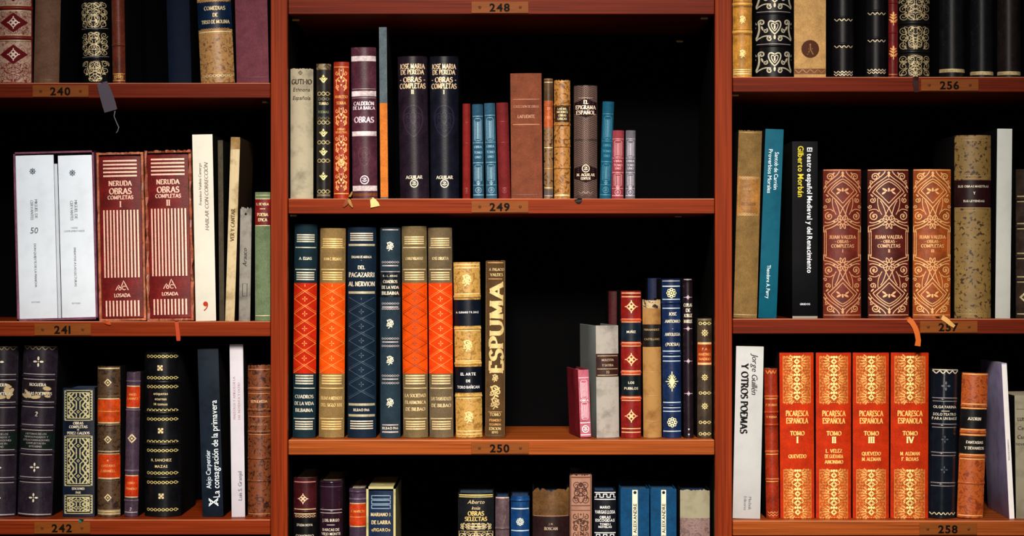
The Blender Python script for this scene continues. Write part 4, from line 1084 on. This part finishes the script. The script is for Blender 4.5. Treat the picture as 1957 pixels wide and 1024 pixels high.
book('dark blue book with a stamped lattice and large cream capitals', 'C2', 663, 718, 434, ('cloth', (18, 38, 58)), [
    *[G(446 + i * 4.2, 2.2, CR, .8) for i in range(4)], G(468, 4, (206, 194, 160), .92), T(491, 'EMILIANO DE ARRIAGA', 4.2, CR, uf=.7), T(497, '-', 4, CR), T(511, 'DEL', 6.5, CR), T(525, 'PAGAZARRI', 8.5, CR, uf=.9), T(542.5, 'AL NERVION', 8.5, CR, uf=.92), G(559, 4.5, (206, 194, 160), .92),
    P('lattice', 568, 762, (78, 104, 118), .9, .9, kind='blind'), G(773, 4.5, (206, 194, 160), .92), T(783, 'BILBAO 1966', 5.2, CR, 'bold', .56), G(794, 4.5, (206, 194, 160), .92), *[G(805 + i * 4.6, 2.2, CR, .8) for i in range(4)]], rnd=.38, name='cloth_book')
d = [*[O('flower', y, 9.5, CR) for y in (470, 618, 688, 769)], *[x for y in (501, 580, 647, 718) for x in (P('rope', y - 2, y + 2, SV, .86, .9), G(y + 6.5, 2.4, SV, .8))], *[P('rope', y - 2, y + 2, SV, .86, .9) for y in (590, 661, 732)], L(520, 568, (16, 28, 38)), G(519, 1.4, SV), T(527, 'E. - L. ARIAS', 3.6, CR, 'bold', .84), T(538, 'CUADROS', 5.5, CR, uf=.7), T(549, 'DE LA VIDA', 5.5, CR, uf=.84), T(560, 'BILBAINA', 6, CR, uf=.86), G(812, 2.4, SV, .8), T(818, 'BILBAO 1966', 5, CR, 'bold', .8), G(825.5, 3, SV, .8), G(439, 2, SV, .8)]
book('slim slate blue book with silver flowers between lattice books', 'C2', 726, 765, 435, ('cloth', (40, 60, 74)), d, rnd=.36, name='cloth_book')
bilbao('olive book with an orange lattice panel, wider of the right hand pair', 770, 818, 432, (126, 106, 72), 1, (230, 204, 150), -3, 'CAMILO VILLAVASO', ('LA SOCIEDAD', 'FILARMONICA', 'DE BILBAO'), 494, 756, ink=(140, 50, 16))
bilbao('olive book with an orange lattice panel, beside the tan and navy book', 820.5, 866.5, 435, (120, 102, 76), 1, (230, 204, 150), -3, 'JOSE ORUETA', ('LAS TASAS REALES', 'DE BILBAO'), 494, 762, (240, 66, 6))
book('golden tan leather book with two black title labels', 'C2', 871, 922, 501, ('marbled', (206, 158, 78), (164, 118, 52)), [
    L(573, 623, (12, 20, 34)), L(701, 751, (10, 15, 26)), *[R(y, 6, (214, 168, 88)) for y in (567, 628, 695, 757)], *[G(y, 2, (240, 206, 136)) for y in (506, 512, 562, 632, 690, 761, 824, 830)], *[O('flower', y, 12, (240, 210, 140)) for y in (535, 660, 797)],
    T(597, 'A. GUINARD Y R. DIAZ', 3.6, WH, 'bold', .86), T(715, 'EL ARTE', 5.4, WH, 'bold', .6), T(728, 'DE', 5, WH, 'bold'), T(740, 'TORO BAÑICAN', 5.4, WH, 'bold', .84)], lean=-5, rnd=.34)
book('brown book with large ornate ESPUMA running up its spine', 'C2', 927, 965, 497, ('cloth', (92, 66, 38)), [
    T(515, 'A. PALACIO', 5, (214, 184, 120), uf=.76, u=2), T(525, 'VALDES', 5.4, (214, 184, 120), uf=.66, u=2), V(2, 627, 'ESPUMA', 25, (222, 194, 128), -172, 1, 'serif', kind='gilt'), O('flower', 722, 8, (222, 194, 128)), O('flower', 748, 14, (222, 194, 128)), O('flower', 770, 12, (214, 184, 120)),
    G(787, 1.2, GO, .7), T(792, 'TOMO', 6, (214, 184, 120), uf=.7), T(803, 'PRIMERO', 4.4, GO, uf=.7), T(811, 'SEGUNDA', 4, GO, uf=.66), T(819, 'EDICION', 5, (222, 194, 128), uf=.6), T(826, '1890', 5, (222, 194, 128), 'serif', uf=.5), G(502, 1.6, GO, .8), G(533, 1.2, GO, .7), P('panelbox', 499, 832, (150, 114, 66), .94, .8)], lean=1, rnd=.28, ragged=4, name='cloth_book')
book('small pink pocket book turned to show its red cover in mid shelf 250', 'C2', 1109, 1130, 706, ('cloth', (148, 34, 48)), [L(707, 835, (206, 112, 130), 'cloth', .99, None, 'spine_strip'), G(722, 1.6, (238, 180, 192)), P('column', 726, 762, (238, 186, 198), .8, 1), P('column', 768, 802, (238, 186, 198), .8, 1), T(765, 'OBRA', 4, WH, 'bold', .8), G(808, 1.4, WH), O('medal', 820, 7, WH), G(831, 1.6, WH)], lean=-5, rnd=.12, yaw=8, name='pocket_book', depth=130, boards='same')
book('worn grey white vellum book with a brown label, turned to show its grey side', 'C2', 1140, 1184, 622, ('paper', (186, 178, 168), (140, 134, 126)), [
    L(676, 720, (58, 28, 24)), G(680, .9, PG, .9), G(717, .9, PG, .9), G(705, .9, PG, .9), T(688, 'MOLESTIA', 4, (206, 172, 140), uf=.8), T(698, 'Y SATIRA', 4, (206, 172, 140), uf=.74), T(711, '32', 5, (206, 172, 140), 'bold')], lean=-2, rnd=.22, yaw=9, name='vellum_book', depth=165, boards=(128, 134, 128))
book('dark red book standing deep behind the red and navy labelled one', 'C2', 1163, 1187, 556, ('leather', (72, 8, 12)), [], rnd=.2, sb=190, depth=130)
book('red leather book with navy labels and gilt quatrefoils', 'C2', 1187, 1226, 556, ('worn', (142, 28, 24), (170, 52, 34)), [
    L(617, 652, (20, 34, 48)), L(718, 756, (14, 26, 30)), *[G(y, 2, (244, 180, 130)) for y in (560, 567, 610, 615, 655, 661, 709, 715, 759, 765, 819, 826)], *[R(y, 5, (206, 78, 48)) for y in (612, 658, 712, 762)], *[O('quat', y, 12, (242, 186, 130)) for y in (586, 687, 795)], T(634, 'MUÑIZ', 4.6, CR, 'bold', .46), T(731, 'LOS', 4.6, CR, 'bold'), T(742, 'PUEBLOS', 4.6, CR, 'bold', .76)], rnd=.36)
book('navy blue book rising behind the tan leather one', 'C2', 1238, 1264, 531, ('leather', (7, 22, 66)), [], rnd=.2, sb=175, depth=140)
book('light tan leather book with crackled head and dark title panel', 'C2', 1230, 1265, 572, ('paper', (190, 142, 82), (150, 100, 52)), [L(574, 589, (200, 172, 130), 'marbled', .98, (50, 34, 24), 'worn_patch'), L(620, 663, (32, 25, 22)), T(630, 'FERNANDEZ', 3.8, (200, 172, 120), 'bold', .84), T(648, 'CASTELLANO', 3.8, (200, 172, 120), 'bold', .84), *[G(y, 1, (212, 166, 104)) for y in (711, 757, 805)]], lean=-2, rnd=.34, ragged=4)
d = [G(537, 1.6, SV), G(547, 1.8, WH), O('wheel', 560, 9, (232, 220, 160)), *[G(y, 1.8, (196, 210, 226)) for y in (572, 577, 580, 589, 671, 676, 681, 690, 769, 774, 779, 786, 824)], R(578, 7), R(676, 7), R(775, 7), O('sun', 729, 18, (232, 220, 160)), O('wheel', 807, 9, (236, 228, 180))]
for y, s in ((600, 'JOSE'), (614, 'ANTONIO'), (628, '-'), (639, 'ANTOLOGIA'), (658, '(POESIA)')): d.append(T(y, s, 5.6, CR, 'serif', .82, u=2))
book('deep blue leather book with silver lines, rosettes and a gilt sunburst', 'C2', 1267, 1303, 533, ('leather', (20, 42, 84)), d, lean=-2, rnd=.36)
d = [R(537, 4), G(534, 1.4, SV, .8), *[x for y in (568, 628, 690, 752) for x in (G(y, 1.2, (200, 176, 190), .86), O('quat', y, 4.5, (214, 190, 200)))], O('disc', 820, 1.6, SV), O('disc', 830, 1.6, SV)]
for y, s in ((583, 'COPLAS'), (593, 'DE'), (603, 'JORGE'), (614, 'MANRIQUE')): d.append(T(y, s, 6, CR, 'serif', .86))
book('slim black purple leather book next to the deep blue one', 'C2', 1307, 1326, 532, ('leather', (32, 18, 28)), d, lean=-2, rnd=.45)
d = [G(611, 3, (150, 130, 90), .9), P('rope', 615, 621, (232, 214, 140), .9, 1.4), O('roundel', 636, 7, (238, 214, 140)), L(654, 698, (172, 62, 26)), G(656, 4, (236, 190, 130)), G(695, 4, (236, 190, 130)), T(667, 'P. A.', 4.4, OG, uf=.5), T(677, 'MARTINEZ', 4.6, OG, uf=.84), T(686, 'MADRID', 4.6, OG, uf=.78), *[O('roundel', y, 6.5, (238, 214, 140)) for y in (721, 776)], *[P('rope', y - 3, y + 3, (232, 210, 140), .88, 1.4) for y in (751, 807, 829)]]
book('grey brown speckled book with an orange label beside the right upright', 'C2', 1333, 1361, 608, ('worn', (72, 58, 46), (98, 82, 64)), d, rnd=.38)

# ================================================================ lowest middle shelf
def tall(y): return y
book('maroon leather book with a gilt lozenge, leftmost on the shelf under 250', 'C3', 560, 604, 913, ('leather', (74, 22, 28)), [G(921, 2, (216, 150, 140)), O('quat', 953, 10, (236, 196, 160), u=-3), R(977, 5), G(973, 1.6, PG), G(982, 2, PG), P('rope', 984, 989, PG, .9, .8), L(990, 1040, (16, 14, 18)), T(1003, 'STUDIA NOVA', 4.6, CR, 'bold', .7), T(1024, 'CONGRESO', 5, CR, 'bold', .8), G(1042, 2, PG), R(1100, 5), R(1180, 5), G(1250, 2, PG)], rnd=.42)
book('black purple glossy leather book with silver lines beside the maroon one', 'C3', 610, 654, 918, ('gloss', (44, 22, 36)), [R(922, 4), G(922, 1.6, SV, .8), G(930, 1, (120, 100, 130)), R(977, 5), G(974, 1.4, SV), G(980, 1.6, SV), T(994, 'J. DEL BURGO', 5.4, CR, 'bold', .74), G(1003, 1.4, SV, .35), T(1012, 'BARCAS DE', 5.2, CR, 'bold', .74), T(1020, 'VIEJO MONTE', 5.2, CR, 'bold', .84), R(1080, 5), R(1160, 5), G(1250, 2, SV)], rnd=.44)
book('slim purple grey book with an orange label, left of the cream slipcase', 'C3', 667, 699, 933, ('worn', (72, 54, 74), (104, 86, 104)), [R(940, 5), G(941, 1.4, SV), L(962, 1005, (216, 66, 24)), G(962, 1.6, PG), G(1006, 1.6, PG), T(977, 'J. MARCH', 4.6, OG, uf=.8), G(988, 1.2, OG), R(954, 4, (110, 92, 116)), R(1060, 5), G(1200, 2, SV)], rnd=.44)
slipcase('cream slipcase with a navy book inside on the lowest middle shelf', 'C3', 700, 756, 930, ('paper', (206, 196, 140), (170, 160, 104)), wall=4.2, depth=220, group='slipcases')
d = [*[P('panelbox', y, y + 6.5, (160, 190, 216), .78, 1.3) for y in (947, 956, 965)], T(983, 'MARIANO J.', 6.2, PG, uf=.86), T(998, 'DE LARRA', 6.6, PG, uf=.8), T(1012, '«FIGARO»', 6.4, (226, 200, 130), 'bold', .8), P('arab', 1030, 1200, (120, 150, 180), .8, .8, 4), T(1235, 'AGUILAR', 6, PG, uf=.7)]
book('navy leather book with gilt capitals inside the cream slipcase', 'C3', 705, 751, 937, ('leather', (18, 40, 74)), d, rnd=.1, lift=4.8, sb=5)
d = [G(946, 2, (236, 210, 130)), G(949.5, 1.4, (236, 210, 130)), T(959, 'Alberto', 7, PG, 'sans', .66, it=.3), T(970.5, 'Insúa', 6, PG, 'sans', .5, it=.3), T(981, 'OBRAS', 8, (232, 200, 120), 'serif', .62), T(991.5, 'SELECTAS', 7.5, (232, 200, 120), 'serif', .82), P('arab', 1000, 1012, PG, .94, 1.0, 8), P('arab', 1016, 1120, PG, .94, 1.0, 9), P('panelbox', 1015, 1240, (220, 190, 120), .94, 1)]
book('thick black book with gilt script and OBRAS SELECTAS on the lowest middle shelf', 'C3', 875, 944, 942, ('leather', (22, 22, 28)), d, rnd=.26, pages=(70, 90, 110))
book('narrow dusty mauve worn book with a blue head', 'C3', 946.5, 973.5, 949, ('worn', (104, 82, 88), (146, 120, 120)), [R(1010, 5), G(951, 2.5, (220, 190, 180)), G(1008, 1.4, (190, 160, 150)), R(1080, 5), G(1190, 2, SV)], rnd=.4, pages=(30, 70, 120), ragged=2)
book('bright blue leather book with silver rules and a small white rosette', 'C3', 976, 1012, 948, ('leather', (20, 68, 124)), [R(956, 6), G(972, 2, (206, 220, 232)), O('wheel', 997, 7, (230, 232, 214)), G(1014, 2, (206, 220, 232)), G(1060, 2, SV), G(1220, 2, SV)], rnd=.4, pages=(30, 70, 120))
book('brown book with a torn head and a dark red brown label below', 'C3', 1018, 1088, 932, ('leather', (112, 78, 44)), [L(987, 1070, (46, 26, 26)), G(986, 1.4, (200, 150, 120)), T(1001, 'J. M.', 3.6, (186, 150, 130), 'bold'), T(1010, 'BOSCAN', 5.4, (206, 176, 150), uf=.46), R(1110, 6), G(1200, 2, GO)], rnd=.3, ragged=9, pages=(30, 70, 120))
d = [P('panelbox', 906, 1250, (110, 70, 60), .92, 1.6, kind='print'), P('arab', 921, 962, (84, 50, 46), .8, 1.3, 21, kind='print'), G(912, 2.4, (120, 80, 70), .86, 'print'), G(966, 2, (120, 80, 70), .86, 'print'), G(975, 1.4, (120, 80, 70), .86, 'print'), P('vine', 980, 1120, (100, 66, 52), .8, 1.3, 3, kind='print'), V(0, 1016, 'Juvenil', 12, (70, 42, 36), 60, 1, 'sans', .3)]
book('tall pinkish tan book with brown printed scrollwork rising above its neighbours', 'C3', 1089, 1131, 905, ('paper', (190, 140, 116), (160, 112, 92)), d, rnd=.18, ragged=5, name='cloth_book')
d = [G(941, 1.6, WH, .94), P('greek', 944, 950, WH, .94, 1.8), G(954, 1.6, WH, .94), T(969, 'MARIO', 5, WH, 'bold', .46), T(978, 'VARGAS LLOSA', 6.4, WH, 'bold', .9), T(988, 'OBRAS', 5, WH, 'bold', .5), T(994, 'ESCOGIDAS', 5.4, WH, 'bold', .86), T(1001.5, 'TOMO I', 4.2, WH, 'bold', .6), T(1006.5, 'NOVELAS', 4.2, WH, 'bold', .6), G(1018, 1.6, WH, .94), P('greek', 1021, 1028, WH, .94, 1.8), G(1032, 1.6, WH, .94), G(1240, 2, WH)]
book('black book with white capitals and a white key pattern on its head', 'C3', 1135, 1178, 937, ('leather', (16, 18, 26)), d, rnd=.22, pages=(30, 84, 140))
def aleix(label, x0, x1):
    st = (('P', 'fill_strip', 936, 1240, (222, 214, 186), .19, 1, 0, 'print', False))
    return book(label, 'C3', x0, x1, 934, ('cloth', (14, 76, 122)), [st, V(0, 1010, 'VICENTE ALEIXANDRE', 6.5, (30, 40, 56), 124, 1, 'bold'), V(0, 1160, 'OBRAS COMPLETAS', 6.5, (30, 40, 56), 120, 1, 'bold'), O('disc', 941, 3, (24, 36, 60), kind='print', name='emblem')], rnd=.1, name='cloth_book', pages=(40, 100, 150), boards='same')
aleix('teal blue book with a cream lettered strip, left of a matching pair', 1186, 1241)
aleix('teal blue book with a cream lettered strip, right of a matching pair', 1243.5, 1293)
book('worn beige and pinkish book with a blue head on the lowest shelf', 'C3', 1300, 1357, 935, ('paper', (176, 168, 138), (150, 140, 112)), [L(990, 1280, (148, 118, 112), 'marbled', 1, (120, 92, 90), 'lower_spine', 'pinkish lower spine')], rnd=.2, ragged=3, pages=(20, 60, 110), name='cloth_book')

# ================================================================ shelf 256
book('golden yellow leather book with raised bands and pale flowers on shelf 256', 'R1', 1401, 1438, -135, ('leather', (212, 148, 62)), [*[x for y in (8, 61, -45) for x in (R(y, 7, (226, 168, 80)), G(y - 4.5, 1.4, (176, 110, 40)), G(y, 2.2, (250, 214, 140)), G(y + 5, 1.6, (170, 104, 36)))], *[O('flower', y, 8, (246, 206, 130)) for y in (37, 102, -18)], G(133, 1.6, (250, 216, 150)), G(137, 1.6, (250, 216, 150)), G(141, 2, (250, 216, 150))], rnd=.36)
d = [R(y, 5) for y in (25, 87, -37)] + [G(y - 3, 1, SV) for y in (25, 87)] + [O('heart', y, 23, (214, 204, 176), kind='gilt') for y in (118, 57, -4)]
book('black leather book with silver hearts and scrolls in three panels', 'R1', 1446, 1515, -120, ('leather', (15, 14, 18)), d, rnd=.42)
book('tan cloth book with a brown disc bearing a small walking figure', 'R1', 1518, 1579, -140, ('cloth', (214, 166, 104)), [O('disc', 93.5, 17, (92, 52, 34), kind='print', name='emblem'), O('walker', 94, 14, (170, 122, 78), kind='print', name='emblem_figure'), L(131, 141, (150, 96, 58), 'cloth', .99, None, 'foot_band'), P('wave', 133, 139, (196, 146, 92), .96, 1.2), G(132, 1, (120, 70, 44)), G(141, 1, (120, 70, 44))], rnd=.14, name='cloth_book')
def blackwave(label, x0, x1, ys, foot):
    d = []
    for y in ys: d += [R(y - 2, 5), G(y - 2, 1.4, CR, .9), P('wave', y + 1, y + 5, (226, 206, 170), .84, 1.5)]
    d += [P('wave', foot - 7, foot - 3.5, (232, 210, 176), .86, 1.5), P('wave', foot - 2, foot + 1.5, (232, 210, 176), .86, 1.5)]
    return book(label, 'R1', x0, x1, -130, ('leather', (16, 14, 18)), d, rnd=.42)
blackwave('black leather book with gilt waves, right of the tan book with a disc', 1592, 1634, (35, 86, -20), 143)
blackwave('black leather book with gilt waves, left of the slim red one', 1656, 1697, (23, 75, -30), 139)
book('slim dark red book with gilt leafy sprigs between black books', 'R1', 1698.5, 1716.5, -130, ('leather', (122, 26, 24)), [O('plant', 36, 13, (244, 168, 96)), O('plant', 101, 13, (244, 168, 96)), R(62, 4), G(62, 1.6, (250, 190, 140)), R(5, 4), G(5, 1.6, (250, 190, 140)), O('plant', -28, 13, OG), G(142, 1, OG)], rnd=.35)
r = book('black book with three panels of dense cream filigree left of plate 256', 'R1', 1719, 1780, -130, ('leather', (18, 15, 15)), [P('arab', -60, -8, (214, 190, 140), .95, 1.15, 31), P('arab', -4, 38, (214, 190, 140), .95, 1.15, 32), P('arab', 51, 93, (214, 190, 140), .95, 1.15, 33), P('arab', 106, 146, (214, 190, 140), .95, 1.15, 34), R(44, 6), R(99, 6), G(42, 1.5, SV), G(97, 1.5, SV)], rnd=.36)
ribbon_mark(r, [(1752, 146.2, 28), (1751, 146.2, 1), (1750, 148, -2), (1750, 158, -3), (1751, 168, -3), (1751, 176, -2.5)], [8, 10, 11, 11, 10, 8], (58, 24, 20), 'dark brown ribbon over the shelf edge')
for (x0, x1, lb, c1, fy) in ((1798, 1847, 'plain black leather book with a cream foot, left of three over plate 256', (20, 20, 23), 136), (1857, 1902, 'plain black leather book with a cream foot, middle of three right of plate 256', (20, 19, 22), 141), (1909, 1954, 'scuffed brown black book with a cream foot at the right picture edge', (36, 26, 25), 141)):
    book(lb, 'R1', x0, x1, -130, ('worn', c1, (c1[0] + 26, c1[1] + 26, c1[2] + 28)), [L(fy - 4, fy + 2, (206, 182, 130), 'leather', 1, None, 'foot_band'), G(fy - 4, 1.2, PG)], rnd=.5)

# ================================================================ shelf 257
book('khaki cloth book with a worn pale label leaning beside the upright on shelf 257', 'R2', 1402, 1447, 249, ('cloth', (142, 110, 62)), [L(337, 413, (166, 112, 52), 'worn', .98, (186, 134, 72), 'title_label', 'worn tan label'), P('rope', 338, 342, (212, 174, 110), .9, .9), P('rope', 409, 413, (212, 174, 110), .9, .9), P('panelbox', 343, 408, (196, 150, 86), .86, 1), T(362, 'POEMAS', 5, (186, 136, 70), uf=.5), T(390, 'ESCOGIDOS', 5, (120, 76, 34), uf=.6), G(254, 1.6, (186, 146, 86), .98), G(602, 2, (190, 160, 110), .98)], lean=10, rnd=.2, name='cloth_book', ragged=2)
book('teal blue paperback leaning on the khaki book, white lettering running down', 'R2', 1449, 1484, 247, ('paper', (12, 98, 122), (8, 86, 110)), [V(6, 327, 'Santob de Carrión', 7.5, (216, 232, 236), 72, -1), V(-6, 328, 'Proverbios Morales', 7.5, (216, 232, 236), 84, -1), V(-1, 539, 'Theodore A. Perry', 7, (216, 232, 236), 64, -1)], lean=14, rnd=.04, soft=True, name='paperback_book')
book('black paperback with white and yellow gothic lettering running down', 'R2', 1514, 1563, 270, ('paper', (9, 9, 14), (6, 6, 9)), [V(9, 402, 'El teatro español Medieval y del Renacimiento', 10, (222, 222, 230), 240, -1, 'bold'), V(-8, 328, 'Gilberto Morbán', 11, (226, 206, 60), 98, -1, 'bold'), T(581, 'GREDOS', 3.6, (214, 214, 222), 'bold', .5), L(604, 609, (170, 160, 152), 'paper', .98, None, 'foot_strip')], rnd=.06, soft=True, name='paperback_book')
def valera(label, num, x0, x1, col, ink, lean):
    d = [P('ogee', 327, 444, ink, .92, 1.5), P('ogee', 486, 600, ink, .92, 1.5, 0, 'gilt', True), G(325, 1.5, ink, .98), G(602, 1.2, ink, .96),
         P('vlines', 440, 490, ink, .93, 1.0, 2), P('vlines', 441, 489, ink, .84, 1.2, 2), T(453, 'JUAN VALERA', 6.4, ink, uf=.70), T(461.5, '- OBRAS -', 5.6, ink, uf=.56), T(470, 'COMPLETAS', 6.2, ink, uf=.62), T(479.5, num, 6, ink)]
    return book(label, 'R2', x0, x1, 323, ('leather', col), d, lean=lean, rnd=.24)
v1 = valera('red brown leather volume I covered in gilt arabesques', 'I', 1574, 1647, (118, 40, 26), (224, 160, 108), 0)
v2 = valera('dark maroon leather volume II covered in gilt arabesques', 'II', 1660, 1739, (92, 28, 20), (236, 184, 136), -1)
v3 = valera('orange brown leather volume III covered in gilt arabesques', 'III', 1745.5, 1818, (172, 80, 30), (240, 178, 108), 1)
ribbon_mark(v2, [(1728, 608, 26), (1732, 608, 2), (1736, 609.5, -2), (1743, 616, -3.5), (1749, 626, -4), (1753, 638, -4), (1755, 650, -3.5), (1753.5, 661, -3)], [7, 9, 10, 10, 10, 10, 10, 11], (226, 112, 40), 'orange ribbon curving over the shelf edge')
ribbon_mark(v3, [(1788, 604, 26), (1794, 604.5, 12), (1800, 606, 0), (1808, 611, -3.5), (1816, 618, -4), (1824, 624, -3.5)], [6, 8, 9, 9, 8, 6], (226, 170, 96), 'short golden ribbon end lying over the plate')
book('tall tan book with dark speckles and a maroon title label', 'R2', 1827, 1897, 258, ('speckle', (158, 124, 64), (66, 42, 22)), [L(344, 396, (46, 16, 18)), *[G(y, 1.6, (190, 150, 96)) for y in (262, 268, 336, 341, 397, 403)], T(356, 'SUS OBRAS MAESTRAS', 4.2, CR, 'bold', .84), T(369, 'Y', 5, CR, 'serif'), T(384, 'SUS LEYENDAS', 4.2, CR, 'bold', .62), P('rope', 590, 596, (190, 158, 100), .85, 1), G(600, 2, (190, 158, 100))], rnd=.32)
book('plain white paperback near the right end of shelf 257', 'R2', 1902, 1931, 246, ('paper', (204, 205, 197)), [], lean=4, rnd=.1, soft=True, name='paperback_book')
book('dark brown leather book with pale double rules cut by the right picture edge', 'R2', 1945, 2003, 323, ('leather', (64, 50, 42)), [*[x for y in (378, 430, 487, 532) for x in (G(y - 3, 2.4, (214, 190, 140)), R(y + 2, 5), G(y + 7, 2, (214, 190, 140)))], O('diamond', 568, 8, PG, u=-14), T(510, 'OBRAS', 6, PG), G(600, 2, PG)], rnd=.4)

# ================================================================ shelf 258
book('pale grey paperback reading Y OTROS POEMAS beside the upright on shelf 258', 'R3', 1400, 1453, 662, ('paper', (198, 198, 197)), [
    V(10, 715, 'Jorge Guillén', 11, (40, 38, 40), 78, -1, 'sans', .25), V(-9, 762, 'Y OTROS POEMAS', 13, (26, 24, 26), 166, -1, 'serif'), V(6, 962, 'Muchnik', 5.5, (150, 150, 156), 32, -1), V(-3, 962, 'Editores', 5.5, (150, 150, 156), 32, -1)], lean=7, rnd=.06, soft=True, name='paperback_book')
book('slim red leather book left of the four orange volumes', 'R3', 1465, 1490.5, 704, ('worn', (166, 48, 20), (196, 80, 36)), [*[R(y, 5, (190, 70, 30)) for y in (759, 788, 812, 864, 917)], *[G(y, 1.8, (244, 176, 100)) for y in (757, 762, 787, 812, 862, 868, 915, 920)], P('wave', 708, 714, OG, .8, 1.2), T(774, 'P. DE RIBAS', 4, OG, uf=.86), T(797, 'Y POEMA', 4, OG, uf=.8), P('wave', 978, 981, OG, .8, 1.2), P('wave', 983, 986, OG, .8, 1.2)], lean=-4, rnd=.42)
def picaresca(label, num, authors, x0, x1, lean=0):
    g = (250, 196, 104)
    d = [L(680, 770, (206, 88, 28), 'cloth', .82, None, 'lace_panel'), P('lace', 680, 770, (240, 168, 84), .80, .75), P('lacecol', 680, 770, (255, 226, 140), .80, 1.0), L(897, 990, (206, 88, 28), 'cloth', .82, None, 'lace_panel'), P('lace', 897, 990, (240, 168, 84), .80, .75), P('lacecol', 897, 990, (255, 226, 140), .80, 1.0),  # paler gold on the central column paints in the rounded spine's highlight
         T(790, 'PICARESCA', 10, g, uf=.66), T(804, 'ESPAÑOLA', 10, g, uf=.64), T(828, 'TOMO', 8, g, uf=.42), T(840.5, num, 12, (255, 222, 150), 'serif', .5)]
    n = len(authors)
    for i, s in enumerate(authors): d.append(T(872 + (i - (n - 1) / 2) * 10.5, s, 6.6, g, uf=.52))
    return book(label, 'R3', x0, x1, 674, ('cloth', (212, 52, 6)), d, lean=lean, rnd=.2, name='cloth_book')
picaresca('orange red volume TOMO I with gilt lace panels', 'I', ('QUEVEDO',), 1492, 1557.5, -2)
picaresca('orange red volume TOMO II with gilt lace panels', 'II', ('L. VELEZ', 'DE GUEVARA', 'ANONIMO'), 1560, 1627.5)
picaresca('orange red volume TOMO III with gilt lace panels', 'III', ('QUEVEDO', 'M. ALEMAN'), 1630.5, 1700)
picaresca('orange red volume TOMO IV with gilt lace panels', 'IV', ('M. ALEMAN', 'F. ROJAS'), 1702.5, 1775, 1)
d = [P('wave', 709, 714, CR, .92, 2.0), G(707, 2, CR, .92), *[x for y in (764, 814, 868, 926) for x in (R(y, 5.5), G(y - 3, 1.2, SV, .9), G(y + 3, 1.2, SV, .88))], T(778, 'OLGA FARINA', 5, CR, 'bold', .84), G(786, 1.2, CR, .3), T(792, 'SOLO TEATRO', 5.2, CR, 'bold', .84), T(800, 'PARA UN BAILE', 5.2, CR, 'bold', .9), P('wave', 980, 984, (226, 214, 170), .94, 1.6), O('cross', 840, 7, (90, 100, 112)), O('cross', 898, 7, (90, 100, 112)), O('cross', 738, 9, (120, 128, 136))]
book('black leather book with silver bands right of the orange volumes', 'R3', 1776, 1829, 706, ('gloss', (18, 24, 34)), d, lean=6, rnd=.36)
book('orange brown mottled leather book with two black title labels', 'R3', 1830.5, 1881, 713, ('marbled', (196, 92, 32), (150, 60, 20)), [L(783, 820, (20, 18, 18)), L(834, 868, (24, 20, 18)), *[G(y, 2.2, (246, 178, 104)) for y in (716, 773, 781, 822, 832, 870, 878, 926, 986)], R(777, 5), R(827, 5), R(874, 5), R(924, 6), T(801, 'AZORIN', 5.6, CR, 'serif', .56), T(846, 'FANTASIAS', 5, CR, 'serif', .7, u=2), T(857, 'Y DEVANEOS', 5, CR, 'serif', .76, u=2)], lean=10, rnd=.3, pages=(60, 66, 90))
book('thin book with a lilac cover and a white spine leaning near the right picture edge', 'R3', 1929, 1939, 694, ('paper', (186, 172, 214), (172, 160, 200)), [L(696, 993, (226, 220, 218), 'paper', 1.0, None, 'spine_strip', 'white spine'), V(0, 860, 'CUADERNOS DE POESIA', 2.6, (130, 124, 130), 150, -1)], lean=-15, rnd=.04, soft=True, name='paperback_book', depth=205, boards='same')
book('pale grey beige book with faded lettering cut by the right picture edge', 'R3', 1943, 2003, 756, ('paper', (172, 162, 138), (142, 134, 112)), [G(782, 1, (110, 100, 84), .9, 'print'), T(801, 'LUIS', 6, (70, 62, 54), 'serif', u=-18, kind='print'), T(818, 'Cer', 7, (70, 62, 54), 'sans', u=-18, it=.2, kind='print'), T(835, 'Casal', 7, (60, 54, 46), 'serif', u=-16, it=.1, kind='print'), T(848, 'novelas', 6, (60, 54, 46), 'sans', u=-16, kind='print')], lean=-3, rnd=.2, soft=True, name='paperback_book')
